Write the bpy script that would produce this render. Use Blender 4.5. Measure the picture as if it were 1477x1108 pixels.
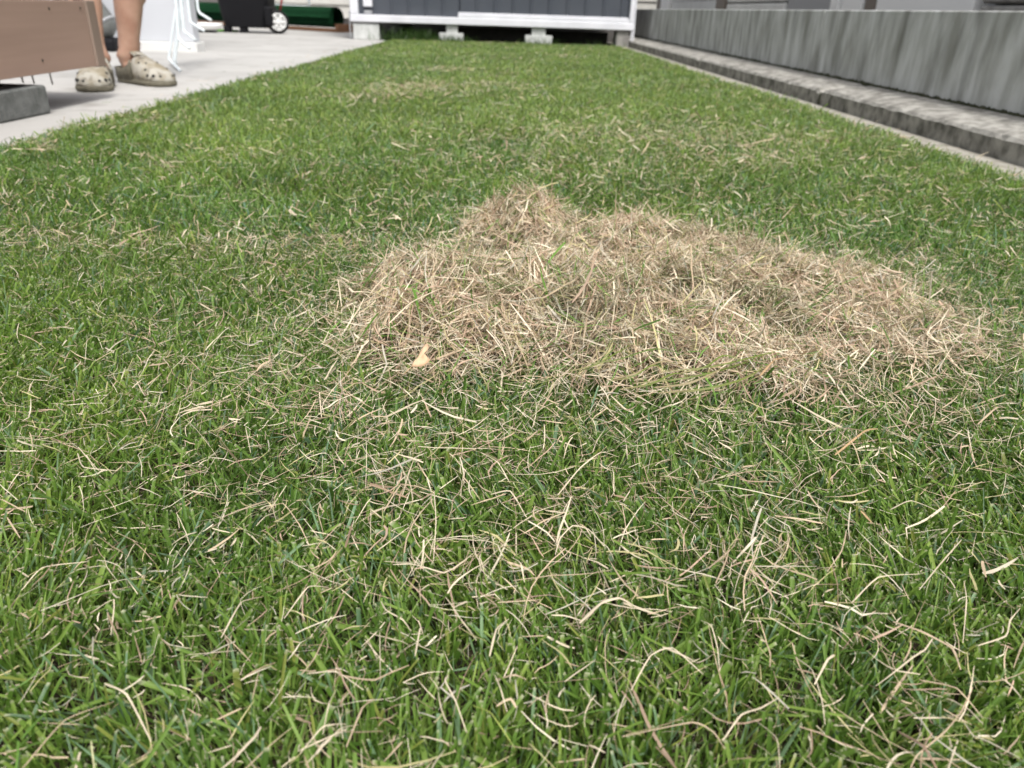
import bpy, bmesh, math, random
import numpy as np
from mathutils import Vector, Matrix

for o in list(bpy.data.objects):
    bpy.data.objects.remove(o, do_unlink=True)
scene = bpy.context.scene
COL = scene.collection
R = math.radians
rng = np.random.default_rng(20240611)
random.seed(7)

# ------------------------------------------------------------------ camera
CAM_H = 0.30
PITCH, YAW, ROLL = R(26.19), R(1.613), R(1.9)
cam_data = bpy.data.cameras.new("camera")
cam = bpy.data.objects.new("camera", cam_data)
COL.objects.link(cam)
Fv = Vector((math.sin(YAW) * math.cos(PITCH), math.cos(YAW) * math.cos(PITCH), -math.sin(PITCH)))
Rv = Vector((math.cos(YAW), -math.sin(YAW), 0))
Uv = Rv.cross(Fv)
R2 = Rv * math.cos(ROLL) + Uv * math.sin(ROLL)
U2 = Uv * math.cos(ROLL) - Rv * math.sin(ROLL)
mw = Matrix((R2, U2, -Fv)).transposed().to_4x4()
mw.translation = Vector((0, 0, CAM_H))
cam.matrix_world = mw
cam_data.sensor_fit = 'HORIZONTAL'
cam_data.sensor_width = 9.8
cam_data.lens = 9.8 * 1100.0 / 1477.0
cam_data.clip_start = 0.01
cam_data.clip_end = 400
cam_data.dof.use_dof = True
cam_data.dof.focus_distance = 0.56
cam_data.dof.aperture_fstop = 3.0
scene.camera = cam

# ------------------------------------------------------------------ sky, sun, exposure
world = bpy.data.worlds.new("World")
scene.world = world
world.use_nodes = True
wn = world.node_tree
bg = wn.nodes["Background"]
sky = wn.nodes.new("ShaderNodeTexSky")
sky.sky_type = 'NISHITA'
sky.sun_disc = False
SUN_EL, SUN_AZ = R(58), R(158)          # azimuth measured clockwise from +Y
sky.sun_elevation = SUN_EL
sky.sun_rotation = SUN_AZ
sky.dust_density = 4.0
sky.ozone_density = 0.5
hsv = wn.nodes.new("ShaderNodeHueSaturation")   # cloud cover: the sky is white-grey
hsv.inputs["Saturation"].default_value = 0.22
wn.links.new(sky.outputs[0], hsv.inputs["Color"])
wn.links.new(hsv.outputs[0], bg.inputs["Color"])
bg.inputs["Strength"].default_value = 0.105
sun_data = bpy.data.lights.new("sun", 'SUN')
sun_data.energy = 1.5
sun_data.angle = R(11)
sun_data.color = (1.0, 0.965, 0.91)
sun = bpy.data.objects.new("sun", sun_data)
COL.objects.link(sun)
sd = Vector((math.sin(SUN_AZ) * math.cos(SUN_EL), math.cos(SUN_AZ) * math.cos(SUN_EL), math.sin(SUN_EL)))
sun.rotation_euler = (-sd).to_track_quat('-Z', 'Y').to_euler()
vs = scene.view_settings
vs.view_transform = 'Standard'
vs.look = 'None'
vs.exposure = 0.97
vs.gamma = 1.0
vs.use_curve_mapping = False
scene.cycles.use_denoising = True
scene.cycles.max_bounces = 8
scene.cycles.transmission_bounces = 4

# ------------------------------------------------------------------ materials
def mat(name, col, rough=0.7, spec=0.3, metal=0.0):
    m = bpy.data.materials.new(name)
    m.use_nodes = True
    b = m.node_tree.nodes["Principled BSDF"]
    b.inputs["Base Color"].default_value = (*col, 1)
    b.inputs["Roughness"].default_value = rough
    b.inputs["Specular IOR Level"].default_value = spec
    b.inputs["Metallic"].default_value = metal
    return m

def noisy(name, c1, c2, scale=8, detail=6, rough=0.85, spec=0.2, stretch=(1, 1, 1), bump=0.0, bump_scale=None,
          c3=None, scale3=3, lo=0.35, hi=0.65, lo3=0.5, hi3=0.7, stretch3=(1, 1, 1)):
    m = mat(name, c1, rough, spec)
    nt = m.node_tree
    b = nt.nodes["Principled BSDF"]
    tc = nt.nodes.new("ShaderNodeTexCoord")
    def layer(sc, st, lo_, hi_, ca, cb, det):
        mp = nt.nodes.new("ShaderNodeMapping")
        mp.inputs["Scale"].default_value = st
        nt.links.new(tc.outputs["Object"], mp.inputs["Vector"])
        n = nt.nodes.new("ShaderNodeTexNoise")
        n.inputs["Scale"].default_value = sc
        n.inputs["Detail"].default_value = det
        nt.links.new(mp.outputs[0], n.inputs["Vector"])
        r = nt.nodes.new("ShaderNodeMapRange")
        r.inputs["From Min"].default_value = lo_
        r.inputs["From Max"].default_value = hi_
        nt.links.new(n.outputs["Fac"], r.inputs["Value"])
        mx = nt.nodes.new("ShaderNodeMix")
        mx.data_type = 'RGBA'
        nt.links.new(r.outputs[0], mx.inputs["Factor"])
        for sock, c in ((mx.inputs[6], ca), (mx.inputs[7], cb)):
            if isinstance(c, tuple):
                sock.default_value = (*c, 1)
            else:
                nt.links.new(c, sock)
        return mx.outputs[2], n
    out, n = layer(scale, stretch, lo, hi, c1, c2, detail)
    if c3 is not None:
        out, _ = layer(scale3, stretch3, lo3, hi3, out, c3, 5)
    nt.links.new(out, b.inputs["Base Color"])
    if bump > 0:
        n2 = nt.nodes.new("ShaderNodeTexNoise")
        n2.inputs["Scale"].default_value = bump_scale or scale * 6
        n2.inputs["Detail"].default_value = 6
        nt.links.new(tc.outputs["Object"], n2.inputs["Vector"])
        bp = nt.nodes.new("ShaderNodeBump")
        bp.inputs["Strength"].default_value = bump
        bp.inputs["Distance"].default_value = 0.004
        nt.links.new(n2.outputs["Fac"], bp.inputs["Height"])
        nt.links.new(bp.outputs[0], b.inputs["Normal"])
    return m

def strand_mat(name, translucent, rough, spec):
    m = bpy.data.materials.new(name)
    m.use_nodes = True
    nt = m.node_tree
    b = nt.nodes["Principled BSDF"]
    at = nt.nodes.new("ShaderNodeAttribute")
    at.attribute_name = "tint"
    nt.links.new(at.outputs["Color"], b.inputs["Base Color"])
    b.inputs["Roughness"].default_value = rough
    b.inputs["Specular IOR Level"].default_value = spec
    tr = nt.nodes.new("ShaderNodeBsdfTranslucent")
    nt.links.new(at.outputs["Color"], tr.inputs["Color"])
    mx = nt.nodes.new("ShaderNodeMixShader")
    mx.inputs[0].default_value = translucent
    nt.links.new(b.outputs[0], mx.inputs[1])
    nt.links.new(tr.outputs[0], mx.inputs[2])
    nt.links.new(mx.outputs[0], nt.nodes["Material Output"].inputs["Surface"])
    return m

M = {}
M['grass'] = strand_mat("grass_blade", 0.50, 0.42, 0.36)
M['straw'] = strand_mat("dry_straw", 0.18, 0.6, 0.25)
M['soil'] = noisy("soil", (0.025, 0.020, 0.012), (0.06, 0.046, 0.028), 60, bump=0.6, bump_scale=200)
M['concrete'] = noisy("patio_concrete", (0.40, 0.39, 0.375), (0.47, 0.46, 0.443), 2.2, c3=(0.30, 0.287, 0.268), scale3=7,
                      lo3=0.56, hi3=0.75, bump=0.15, bump_scale=90, rough=0.8)
M['wall'] = noisy("stained_concrete", (0.54, 0.545, 0.54), (0.30, 0.30, 0.28), 16, 12, stretch=(1, 1.2, 0.34), lo=0.34, hi=0.70,
                  c3=(0.085, 0.083, 0.070), scale3=12, stretch3=(1, 1.3, 0.28), lo3=0.48, hi3=0.92, bump=0.6, bump_scale=55)
M['kerb'] = noisy("weathered_kerb", (0.42, 0.405, 0.37), (0.21, 0.20, 0.18), 22, 10, c3=(0.12, 0.115, 0.10), scale3=28,
                  lo3=0.48, hi3=0.78, bump=0.8, bump_scale=60)
M['kerb_face'] = noisy("darker_kerb_face", (0.29, 0.28, 0.25), (0.09, 0.087, 0.075), 26, 9, stretch=(1, 1, 0.8), c3=(0.27, 0.26, 0.235), scale3=20,
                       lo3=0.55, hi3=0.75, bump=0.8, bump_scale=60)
M['mortar'] = noisy("mortar", (0.40, 0.38, 0.33), (0.27, 0.25, 0.21), 25, bump=0.5)
M['moss'] = noisy("moss", (0.02, 0.025, 0.012), (0.06, 0.06, 0.035), 60, bump=0.5)
M['shed_panel'] = noisy("shed_sheet_steel", (0.060, 0.068, 0.084), (0.070, 0.078, 0.094), 5, rough=0.45, spec=0.4)
M['shed_frame'] = noisy("shed_frame_paint", (0.74, 0.745, 0.79), (0.66, 0.665, 0.71), 6, rough=0.4, spec=0.5)
M['white_block'] = noisy("pale_concrete_block", (0.62, 0.63, 0.62), (0.50, 0.51, 0.50), 18, bump=0.4)
M['grey_block'] = noisy("grey_concrete_block", (0.20, 0.205, 0.20), (0.13, 0.135, 0.13), 30, bump=0.9, bump_scale=150)
M['dark'] = mat("dark_rubber", (0.012, 0.012, 0.013), 0.7, 0.3)
M['dark_board'] = noisy("dark_board", (0.02, 0.019, 0.018), (0.04, 0.037, 0.034), 8)
M['decking'] = noisy("brown_composite_decking", (0.42, 0.285, 0.232), (0.37, 0.25, 0.203), 12, 8, stretch=(1, 0.12, 2.2), rough=0.6, spec=0.3,
                     bump=0.15, bump_scale=60)
M['deck_trim'] = noisy("brown_composite_trim", (0.30, 0.225, 0.185), (0.26, 0.195, 0.16), 12, 8, stretch=(1, 1, 0.3), rough=0.6)
M['steel'] = mat("steel", (0.25, 0.23, 0.21), 0.45, 0.5, 0.8)
M['screw'] = mat("screw_head", (0.06, 0.045, 0.035), 0.5, 0.4, 0.4)
M['white_wall'] = noisy("white_render", (0.555, 0.57, 0.605), (0.52, 0.535, 0.57), 3, bump=0.1, bump_scale=120)
M['plinth'] = mat("white_plinth", (0.66, 0.66, 0.65), 0.6)
M['white_paint'] = mat("white_tube_paint", (0.74, 0.80, 0.83), 0.35, 0.5)
M['black_plastic'] = mat("black_plastic", (0.010, 0.010, 0.012), 0.6, 0.15)
M['white_plastic'] = mat("white_plastic", (0.87, 0.87, 0.86), 0.4, 0.4)
M['red'] = mat("red_paint", (0.30, 0.02, 0.025), 0.4, 0.4)
M['turf_roll'] = noisy("dark_green_turf", (0.004, 0.040, 0.014), (0.008, 0.065, 0.022), 60, rough=0.9, bump=0.6, bump_scale=300)
M['brown_board'] = noisy("brown_board", (0.20, 0.105, 0.06), (0.15, 0.08, 0.045), 9, stretch=(0.2, 1, 2))
M['lime'] = mat("lime_plastic", (0.16, 0.42, 0.06), 0.5)
M['siding'] = noisy("beige_siding", (0.50, 0.49, 0.46), (0.44, 0.43, 0.40), 5)
M['pale_siding'] = noisy("pale_siding", (0.76, 0.76, 0.74), (0.66, 0.66, 0.64), 6)
M['foundation'] = noisy("grey_foundation", (0.16, 0.15, 0.145), (0.11, 0.105, 0.10), 4)
M['stone'] = noisy("stone_tile", (0.34, 0.33, 0.31), (0.22, 0.21, 0.20), 12, bump=0.5)
M['brown_post'] = mat("taupe_post", (0.20, 0.17, 0.145), 0.6)
M['grey_panel'] = mat("grey_panel", (0.34, 0.345, 0.36), 0.5)
M['skin'] = noisy("skin", (0.49, 0.315, 0.235), (0.37, 0.21, 0.15), 16, rough=0.5, spec=0.35)
M['skin'].node_tree.nodes["Principled BSDF"].inputs["Subsurface Weight"].default_value = 0.12
M['skin'].node_tree.nodes["Principled BSDF"].inputs["Subsurface Radius"].default_value = (0.02, 0.008, 0.004)
M['clog'] = noisy("dirty_cream_foam", (0.42, 0.40, 0.35), (0.27, 0.235, 0.17), 22, 6, c3=(0.16, 0.14, 0.11), scale3=38,
                  lo=0.38, hi=0.62, lo3=0.53, hi3=0.70, rough=0.75, spec=0.2)
M['clog_side'] = noisy("olive_foam", (0.10, 0.092, 0.07), (0.18, 0.165, 0.125), 40, rough=0.8)
M['cloth'] = noisy("shorts_cloth", (0.10, 0.11, 0.14), (0.13, 0.14, 0.17), 60, rough=0.95)
M['grey_can'] = noisy("grey_plastic", (0.15, 0.155, 0.15), (0.11, 0.115, 0.11), 9, rough=0.5, spec=0.4)
M['leaf'] = noisy("dry_leaf", (0.66, 0.46, 0.30), (0.55, 0.36, 0.22), 90, rough=0.7)

# ------------------------------------------------------------------ helpers
def tag(o, label=None, cat=None, group=None, kind=None):
    if label: o["label"] = label
    if cat: o["category"] = cat
    if group: o["group"] = group
    if kind: o["kind"] = kind
    return o

def empty(name, loc, rz=0.0):
    o = bpy.data.objects.new(name, None)
    o.location = loc
    o.rotation_euler = (0, 0, rz)
    o.empty_display_size = 0.05
    COL.objects.link(o)
    return o

def link(name, me, material, parent=None, smooth=False):
    o = bpy.data.objects.new(name, me)
    COL.objects.link(o)
    if material is not None and not me.materials:
        me.materials.append(material)
    if parent is not None:
        o.parent = parent
    if smooth:
        for p in me.polygons:
            p.use_smooth = True
    return o

def bm_box(bm, lo, hi, bevel=0.0, seg=1):
    vs_ = [bm.verts.new((x, y, z)) for x in (lo[0], hi[0]) for y in (lo[1], hi[1]) for z in (lo[2], hi[2])]
    fs = [(0, 1, 3, 2), (4, 6, 7, 5), (0, 4, 5, 1), (2, 3, 7, 6), (0, 2, 6, 4), (1, 5, 7, 3)]
    faces = [bm.faces.new([vs_[i] for i in f]) for f in fs]
    if bevel > 0:
        es = {e for f in faces for e in f.edges}
        bmesh.ops.bevel(bm, geom=list(es), offset=bevel, segments=seg, affect='EDGES', profile=0.5)

def box(name, lo, hi, material, parent=None, bevel=0.0, seg=1):
    bm = bmesh.new()
    bm_box(bm, lo, hi, bevel, seg)
    bmesh.ops.recalc_face_normals(bm, faces=bm.faces)
    me = bpy.data.meshes.new(name)
    bm.to_mesh(me)
    bm.free()
    return link(name, me, material, parent)

def tube_mesh(name, pts, rad, n=10, cap=True):
    """Tube along a polyline; rad is a number or one radius per point."""
    P = [Vector(p) for p in pts]
    rs = [rad] * len(P) if isinstance(rad, (int, float)) else list(rad)
    verts, faces = [], []
    ref = None
    for i, p in enumerate(P):
        a = P[max(i - 1, 0)]
        b = P[min(i + 1, len(P) - 1)]
        t = (b - a).normalized()
        if ref is None:
            ref = t.orthogonal().normalized()
        ref = (ref - t * ref.dot(t)).normalized()
        s = t.cross(ref)
        for k in range(n):
            an = 2 * math.pi * k / n
            verts.append(p + (ref * math.cos(an) + s * math.sin(an)) * rs[i])
    for i in range(len(P) - 1):
        for k in range(n):
            k2 = (k + 1) % n
            faces.append((i * n + k, i * n + k2, (i + 1) * n + k2, (i + 1) * n + k))
    if cap:
        faces.append(tuple(range(n - 1, -1, -1)))
        faces.append(tuple((len(P) - 1) * n + k for k in range(n)))
    me = bpy.data.meshes.new(name)
    me.from_pydata([tuple(v) for v in verts], [], faces)
    return me

def tube(name, pts, rad, material, parent=None, n=10):
    return link(name, tube_mesh(name, pts, rad, n), material, parent, smooth=True)

def loft(name, rings, material, parent=None, cap0=True, cap1=True, smooth=True):
    n = len(rings[0])
    verts = [tuple(v) for r in rings for v in r]
    faces = []
    for i in range(len(rings) - 1):
        for k in range(n):
            k2 = (k + 1) % n
            faces.append((i * n + k, i * n + k2, (i + 1) * n + k2, (i + 1) * n + k))
    if cap0: faces.append(tuple(range(n - 1, -1, -1)))
    if cap1: faces.append(tuple((len(rings) - 1) * n + k for k in range(n)))
    me = bpy.data.meshes.new(name)
    me.from_pydata(verts, [], faces)
    return link(name, me, material, parent, smooth=smooth)

def copy_tree(o, parent=None):
    c = o.copy()
    COL.objects.link(c)
    c.parent = parent
    for ch in list(o.children):
        copy_tree(ch, c)
    return c

# value noise for density and colour fields
def make_noise(seed, n=64):
    g = np.random.default_rng(seed).random((n, n))
    def f(x, y, s):
        u, v = np.asarray(x) * s, np.asarray(y) * s
        i, j = np.floor(u).astype(int), np.floor(v).astype(int)
        a, b = u - i, v - j
        a, b = a * a * (3 - 2 * a), b * b * (3 - 2 * b)
        i0, i1, j0, j1 = i % n, (i + 1) % n, j % n, (j + 1) % n
        return (g[i0, j0] * (1 - a) * (1 - b) + g[i1, j0] * a * (1 - b) + g[i0, j1] * (1 - a) * b + g[i1, j1] * a * b)
    return f
NZ = [make_noise(s) for s in range(100, 108)]

def ribbons(P, W, S, Cc, fold=None):
    """P (N,K,3) points, W (N,K) half widths, S (N,K,3) unit side vectors, Cc (N,K,3) colours.
    fold (N,K,3): offset of a middle row, which makes a V-section."""
    N, K, _ = P.shape
    if fold is None:
        V = np.stack([P - S * W[..., None], P + S * W[..., None]], axis=2)
        m = 2
    else:
        V = np.stack([P - S * W[..., None], P + fold, P + S * W[..., None]], axis=2)
        m = 3
    V = V.reshape(-1, 3)
    base = (np.arange(N) * K * m)[:, None, None]
    k = np.arange(K - 1)[None, :, None] * m
    q = []
    for c in range(m - 1):
        q.append(np.concatenate([base + k + c, base + k + c + 1, base + k + m + c + 1, base + k + m + c], axis=2))
    Fq = np.stack(q, axis=2).reshape(-1, 4)
    Cv = np.repeat(Cc.reshape(-1, 3), m, axis=0)
    return V, Fq, Cv

def strands_object(name, parts, material):
    vs_, fs_, cs_, off = [], [], [], 0
    for V, Fq, Cv in parts:
        vs_.append(V); fs_.append(Fq + off); cs_.append(Cv); off += len(V)
    V = np.concatenate(vs_).astype(np.float32)
    Fq = np.concatenate(fs_).astype(np.int32)
    Cv = np.concatenate(cs_).astype(np.float32)
    me = bpy.data.meshes.new(name)
    me.vertices.add(len(V))
    me.vertices.foreach_set("co", V.ravel())
    me.loops.add(Fq.size)
    me.loops.foreach_set("vertex_index", Fq.ravel())
    me.polygons.add(len(Fq))
    me.polygons.foreach_set("loop_start", np.arange(0, Fq.size, 4, dtype=np.int32))
    me.polygons.foreach_set("use_smooth", np.ones(len(Fq), dtype=bool))
    at = me.attributes.new("tint", 'FLOAT_COLOR', 'POINT')
    at.data.foreach_set("color", np.concatenate([Cv, np.ones((len(Cv), 1), np.float32)], axis=1).ravel())
    me.update(calc_edges=True)
    me.validate()
    o = bpy.data.objects.new(name, me)
    COL.objects.link(o)
    me.materials.append(material)
    return o

# ================================================================== THE SETTING
LAWN_X0, LAWN_X1, LAWN_Y0, LAWN_Y1 = -1.05, 1.13, -0.35, 7.85
def left_edge(y):
    y = np.asarray(y, float)
    return -1.065 + 0.012 * y + 0.010 * np.sin(y * 3.1) + 0.006 * np.sin(y * 11.0 + 1)
def right_edge(y):
    y = np.asarray(y, float)
    return 1.125 + 0.012 * np.sin(y * 2.3 + 0.5) + 0.008 * np.sin(y * 9.0)

tag(box("ground", (-40, -20, -0.30), (40, 60, -0.06), M['soil']), kind='structure')
bm = bmesh.new()
nx, ny = 40, 120
gv = [[bm.verts.new((LAWN_X0 - 0.03 + (1.24 + 1.05) * i / nx, LAWN_Y0 - 0.4 + (8.0 + 0.75) * j / ny,
                     -0.010 + 0.006 * random.random())) for j in range(ny + 1)] for i in range(nx + 1)]
for i in range(nx):
    for j in range(ny):
        bm.faces.new((gv[i][j], gv[i + 1][j], gv[i + 1][j + 1], gv[i][j + 1]))
me = bpy.data.meshes.new("lawn_soil")
bm.to_mesh(me); bm.free()
tag(link("lawn_soil", me, M['soil'], smooth=True), kind='structure')
# patio: concrete sheet left of the lawn and behind it
bm = bmesh.new()
bm_box(bm, (-9.0, -3.0, -0.10), (-1.062, 14.0, 0.0), 0.004)
bmesh.ops.recalc_face_normals(bm, faces=bm.faces)
me = bpy.data.meshes.new("patio")
bm.to_mesh(me); bm.free()
tag(link("patio", me, M['concrete']), kind='structure')
tag(box("yard_paving", (-1.061, 7.99, -0.10), (1.40, 14.0, -0.004), M['concrete']), kind='structure')
tag(box("kerb_footing", (1.10, -3.0, -0.08), (1.232, 9.4, 0.006), M['mortar'], bevel=0.004), kind='structure')

# kerb stones with a chipped joint
kerb = tag(empty("kerb", (1.31, 3.08, 0)), "long low weathered concrete kerb at the foot of the retaining wall", "kerb")
def kerb_block(y0, y1):
    bm = bmesh.new()
    n = max(12, int((y1 - y0) / 0.03))
    rows = []
    for i in range(n + 1):
        y = y0 + (y1 - y0) * i / n
        e = 0.016 if i in (0, n) else 0.0
        j = lambda s: (random.random() - 0.5) * s
        prof = [(1.220 + e * .3, -0.03), (1.220 + e * .3 + j(.002), 0.052 - e * .6 + j(.004)), (1.229 + j(.003), 0.061 - e * .8 + j(.004)),
                (1.26 + j(.004), 0.067 - e + j(.003)), (1.33, 0.075 - e * .7 + j(.003)), (1.398, 0.081 - e * .5)]
        rows.append([bm.verts.new((x, y, z)) for x, z in prof])
    for a, b in zip(rows, rows[1:]):
        for k in range(len(a) - 1):
            bm.faces.new((a[k], a[k + 1], b[k + 1], b[k]))
    bm.faces.new(rows[0]); bm.faces.new(rows[-1])
    bmesh.ops.recalc_face_normals(bm, faces=bm.faces)
    for v in bm.verts: v.co -= Vector((1.31, 3.08, 0))
    for f in bm.faces: f.material_index = 1 if abs(f.normal.x) > 0.85 else 0  # front faces get a darker mottled tone than the top
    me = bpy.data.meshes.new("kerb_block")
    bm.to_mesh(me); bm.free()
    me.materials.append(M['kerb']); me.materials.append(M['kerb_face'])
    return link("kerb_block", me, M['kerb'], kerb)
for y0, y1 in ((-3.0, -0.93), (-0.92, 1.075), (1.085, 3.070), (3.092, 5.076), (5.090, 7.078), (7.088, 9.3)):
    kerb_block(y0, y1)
for yj in (-0.925, 1.08, 3.081, 5.083, 7.083):      # dark filler in the joints
    o = box("joint_filler", (1.226 - 1.31, yj - 0.012 - 3.08, -0.02), (1.396 - 1.31, yj + 0.012 - 3.08, 0.046), M['moss'], kerb, 0.002)
# retaining wall
rw = tag(empty("retaining_wall", (1.5, 3, 0)), "streaked grey concrete retaining wall running beside the lawn", "wall")
for y0, y1 in ((-3.0, 0.32), (0.324, 3.64), (3.644, 6.96), (6.964, 10.6)):
    b = box("wall_section", (1.400 - 1.5, y0 - 3, -0.05), (1.55 - 1.5, y1 - 3, 0.336), M['wall'], rw, bevel=0.004)
# moss line where wall meets kerb
bm = bmesh.new()
y = -2.9
while y < 9.2:                                  # small overlapping tufts
    l = 0.006 + random.random() * 0.016
    clump = 0.35 + 0.65 * float(NZ[3](y * 1.7, 4.0, 6.0))
    hgt = 0.002 + random.random() * 0.011 * clump
    bmesh.ops.create_icosphere(bm, subdivisions=1, radius=1.0, matrix=Matrix.Translation((1.398, y, 0.081)) @ Matrix.Diagonal((0.004 + random.random() * 0.006, l, hgt + 0.003, 1)))
    y += l * (0.5 + 0.6 * random.random())
bmesh.ops.recalc_face_normals(bm, faces=bm.faces)
me = bpy.data.meshes.new("moss"); bm.to_mesh(me); bm.free()
tag(link("moss", me, M['moss']), "dark moss line along the foot of the retaining wall", kind='stuff')

# ------------------------------------------------------------------ neighbour's house beyond the retaining wall
nh = tag(empty("neighbour_house", (3.1, 10, 0)), "pale clad house base seen over the retaining wall", "house")
def npart(name, y0, y1, z0, z1, depth, m, bevel=0.004):
    return box(name, (-0.02 - depth, y0 - 10, z0), (0.3, y1 - 10, z1), m, nh, bevel)
box("core_wall", (0.05, -14, -0.05), (2.0, 12, 2.7), M['grey_panel'], nh)
for k in range(12):                           # pale boards between the far posts
    npart("board", 15.35, 24.0, 0.1 + k * 0.2, 0.1 + k * 0.2 + 0.194, 0.02, M['siding'])
    npart("board", 11.98, 15.2, 0.1 + k * 0.2, 0.1 + k * 0.2 + 0.192, 0.02, M['pale_siding'])
npart("post", 16.0, 16.4, 0, 2.5, 0.06, M['brown_post'])
npart("white_post", 15.25, 15.95, 0, 2.5, 0.08, M['white_plastic'])
npart("post", 11.48, 11.93, 0, 2.5, 0.06, M['brown_post'])
for k in range(26):                           # louvred shutter
    npart("slat", 9.10, 11.45, 0.1 + k * 0.09, 0.1 + k * 0.09 + 0.072, 0.03, M['pale_siding'], 0.01)
npart("grey_window_panel", 7.85, 9.05, 0.1, 2.4, 0.015, M['grey_panel'])
npart("white_jamb", 7.62, 7.80, 0, 2.5, 0.05, M['white_plastic'])
npart("white_panel", 7.16, 7.58, 0.0, 2.4, 0.03, M['white_plastic'])
npart("post", 6.92, 7.12, 0, 2.5, 0.02, M['brown_post'])
npart("white_door_panel", 5.46, 6.88, 0.0, 2.4, 0.03, M['white_plastic'])
for j in range(8):
    for k in range(6):
        npart("stone_tile", -3.0 + j * 1.05, -3.0 + j * 1.05 + 1.03, k * 0.42, k * 0.42 + 0.405, 0.02 + 0.02 * random.random(), M['stone'], 0.012)

# ------------------------------------------------------------------ boundary at the back
bw = tag(empty("back_house", (-2, 12, 0)), "beige weatherboard house behind the green turf roll", "house")
box("foundation", (-7, 0.05, -0.05), (4.2, 2, 0.105), M['foundation'], bw)
for k in range(14):
    bm = bmesh.new()
    z = 0.11 + k * 0.17
    vsl = [(-1.4, -0.012, z), (4.2, -0.012, z), (4.2, 0.012, z + 0.168), (-1.4, 0.012, z + 0.168), (-1.4, 0.1, z), (4.2, 0.1, z), (4.2, 0.1, z + .168), (-1.4, 0.1, z + .168)]
    vv = [bm.verts.new(v) for v in vsl]
    for f in ((0, 1, 2, 3), (4, 7, 6, 5), (0, 4, 5, 1), (3, 2, 6, 7), (0, 3, 7, 4), (1, 5, 6, 2)):
        bm.faces.new([vv[i] for i in f])
    bmesh.ops.recalc_face_normals(bm, faces=bm.faces)
    me = bpy.data.meshes.new("board"); bm.to_mesh(me); bm.free()
    link("board", me, M['siding'], bw)
box("grey_wall_bay", (-7, -0.15, -0.05), (-1.42, 1.5, 2.5), M['foundation'], bw)

# ------------------------------------------------------------------ white wing wall of the house on the left
ww = tag(empty("wing_wall", (-3.0, 5.2, 0)), "plain white rendered wall behind the standing legs", "wall")
box("wall_panel", (-1.6, 0.0, 0.055), (1.11, 0.10, 2.5), M['white_wall'], ww, 0.004)
box("plinth", (-1.6, -0.03, -0.02), (1.13, 0.12, 0.054), M['plinth'], ww, 0.004)

# ------------------------------------------------------------------ deck
dk = tag(empty("deck", (-1.25, 1.0, 0)), "brown composite deck with its fascia board and corner trim", "deck")
D0 = Vector((-1.25, 1.0, 0))
def dbox(name, lo, hi, m, bevel=0.0015, parent=None):
    return box(name, tuple(Vector(lo) - D0), tuple(Vector(hi) - D0), m, parent or dk, bevel)
fascia = dbox("fascia_board", (-1.272, -1.6, 0.101), (-1.250, 2.575, 0.283), M['decking'])
dbox("corner_trim", (-1.285, 2.577, 0.099), (-1.244, 2.632, 0.285), M['deck_trim'], 0.003)
dbox("end_board", (-2.55, 2.600, 0.101), (-1.287, 2.622, 0.283), M['decking'])
for k in range(9):
    x1 = -1.252 - k * 0.146
    dbox("deck_board", (x1 - 0.140, -1.6, 0.286), (x1, 2.595, 0.308), M['decking'], 0.003)
for yy in (0.2, 1.0, 1.80, 2.5):
    dbox("joist", (-2.5, yy - 0.02, 0.115), (-1.276, yy + 0.02, 0.283), M['dark_board'])
def screw(y, z):
    bm = bmesh.new()
    bmesh.ops.create_cone(bm, cap_ends=True, segments=10, radius1=0.0042, radius2=0.003, depth=0.003)
    bmesh.ops.rotate(bm, verts=bm.verts, matrix=Matrix.Rotation(R(90), 3, 'Y'))
    bmesh.ops.translate(bm, verts=bm.verts, vec=Vector((-1.2492, y, z)) - D0)
    bmesh.ops.recalc_face_normals(bm, faces=bm.faces)
    me = bpy.data.meshes.new("screw"); bm.to_mesh(me); bm.free()
    link("screw", me, M['screw'], fascia)
for y, z in ((2.37, 0.262), (2.545, 0.264), (2.28, 0.135), (1.6, 0.262), (1.6, 0.13), (0.8, 0.262), (0.8, 0.13)):
    screw(y, z)
for y, l in ((2.185, .016), (2.235, .022), (2.325, .032)):
    tube("nail", [Vector((-1.262, y, 0.103)) - D0, Vector((-1.262, y + .002, 0.101 - l)) - D0], 0.0022, M['steel'], dk, 6)
dbox("support_pad", (-1.60, 1.86, 0.078), (-1.30, 2.15, 0.112), M['dark'])
bm = bmesh.new()
bm_box(bm, (-0.20, -0.11, 0.0), (0.0, 0.11, 0.074), 0.006, 2)
for v in bm.verts:
    v.co += Vector((random.uniform(-1, 1), random.uniform(-1, 1), 0)) * 0.0015
bmesh.ops.recalc_face_normals(bm, faces=bm.faces)
me = bpy.data.meshes.new("concrete_block"); bm.to_mesh(me); bm.free()
o = link("concrete_block", me, M['grey_block']); o.location = (-1.25, 2.148, 0.001); o.rotation_euler = (0, 0, R(-3))
tag(o, "dark grey concrete block holding up the brown deck", "block")

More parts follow.
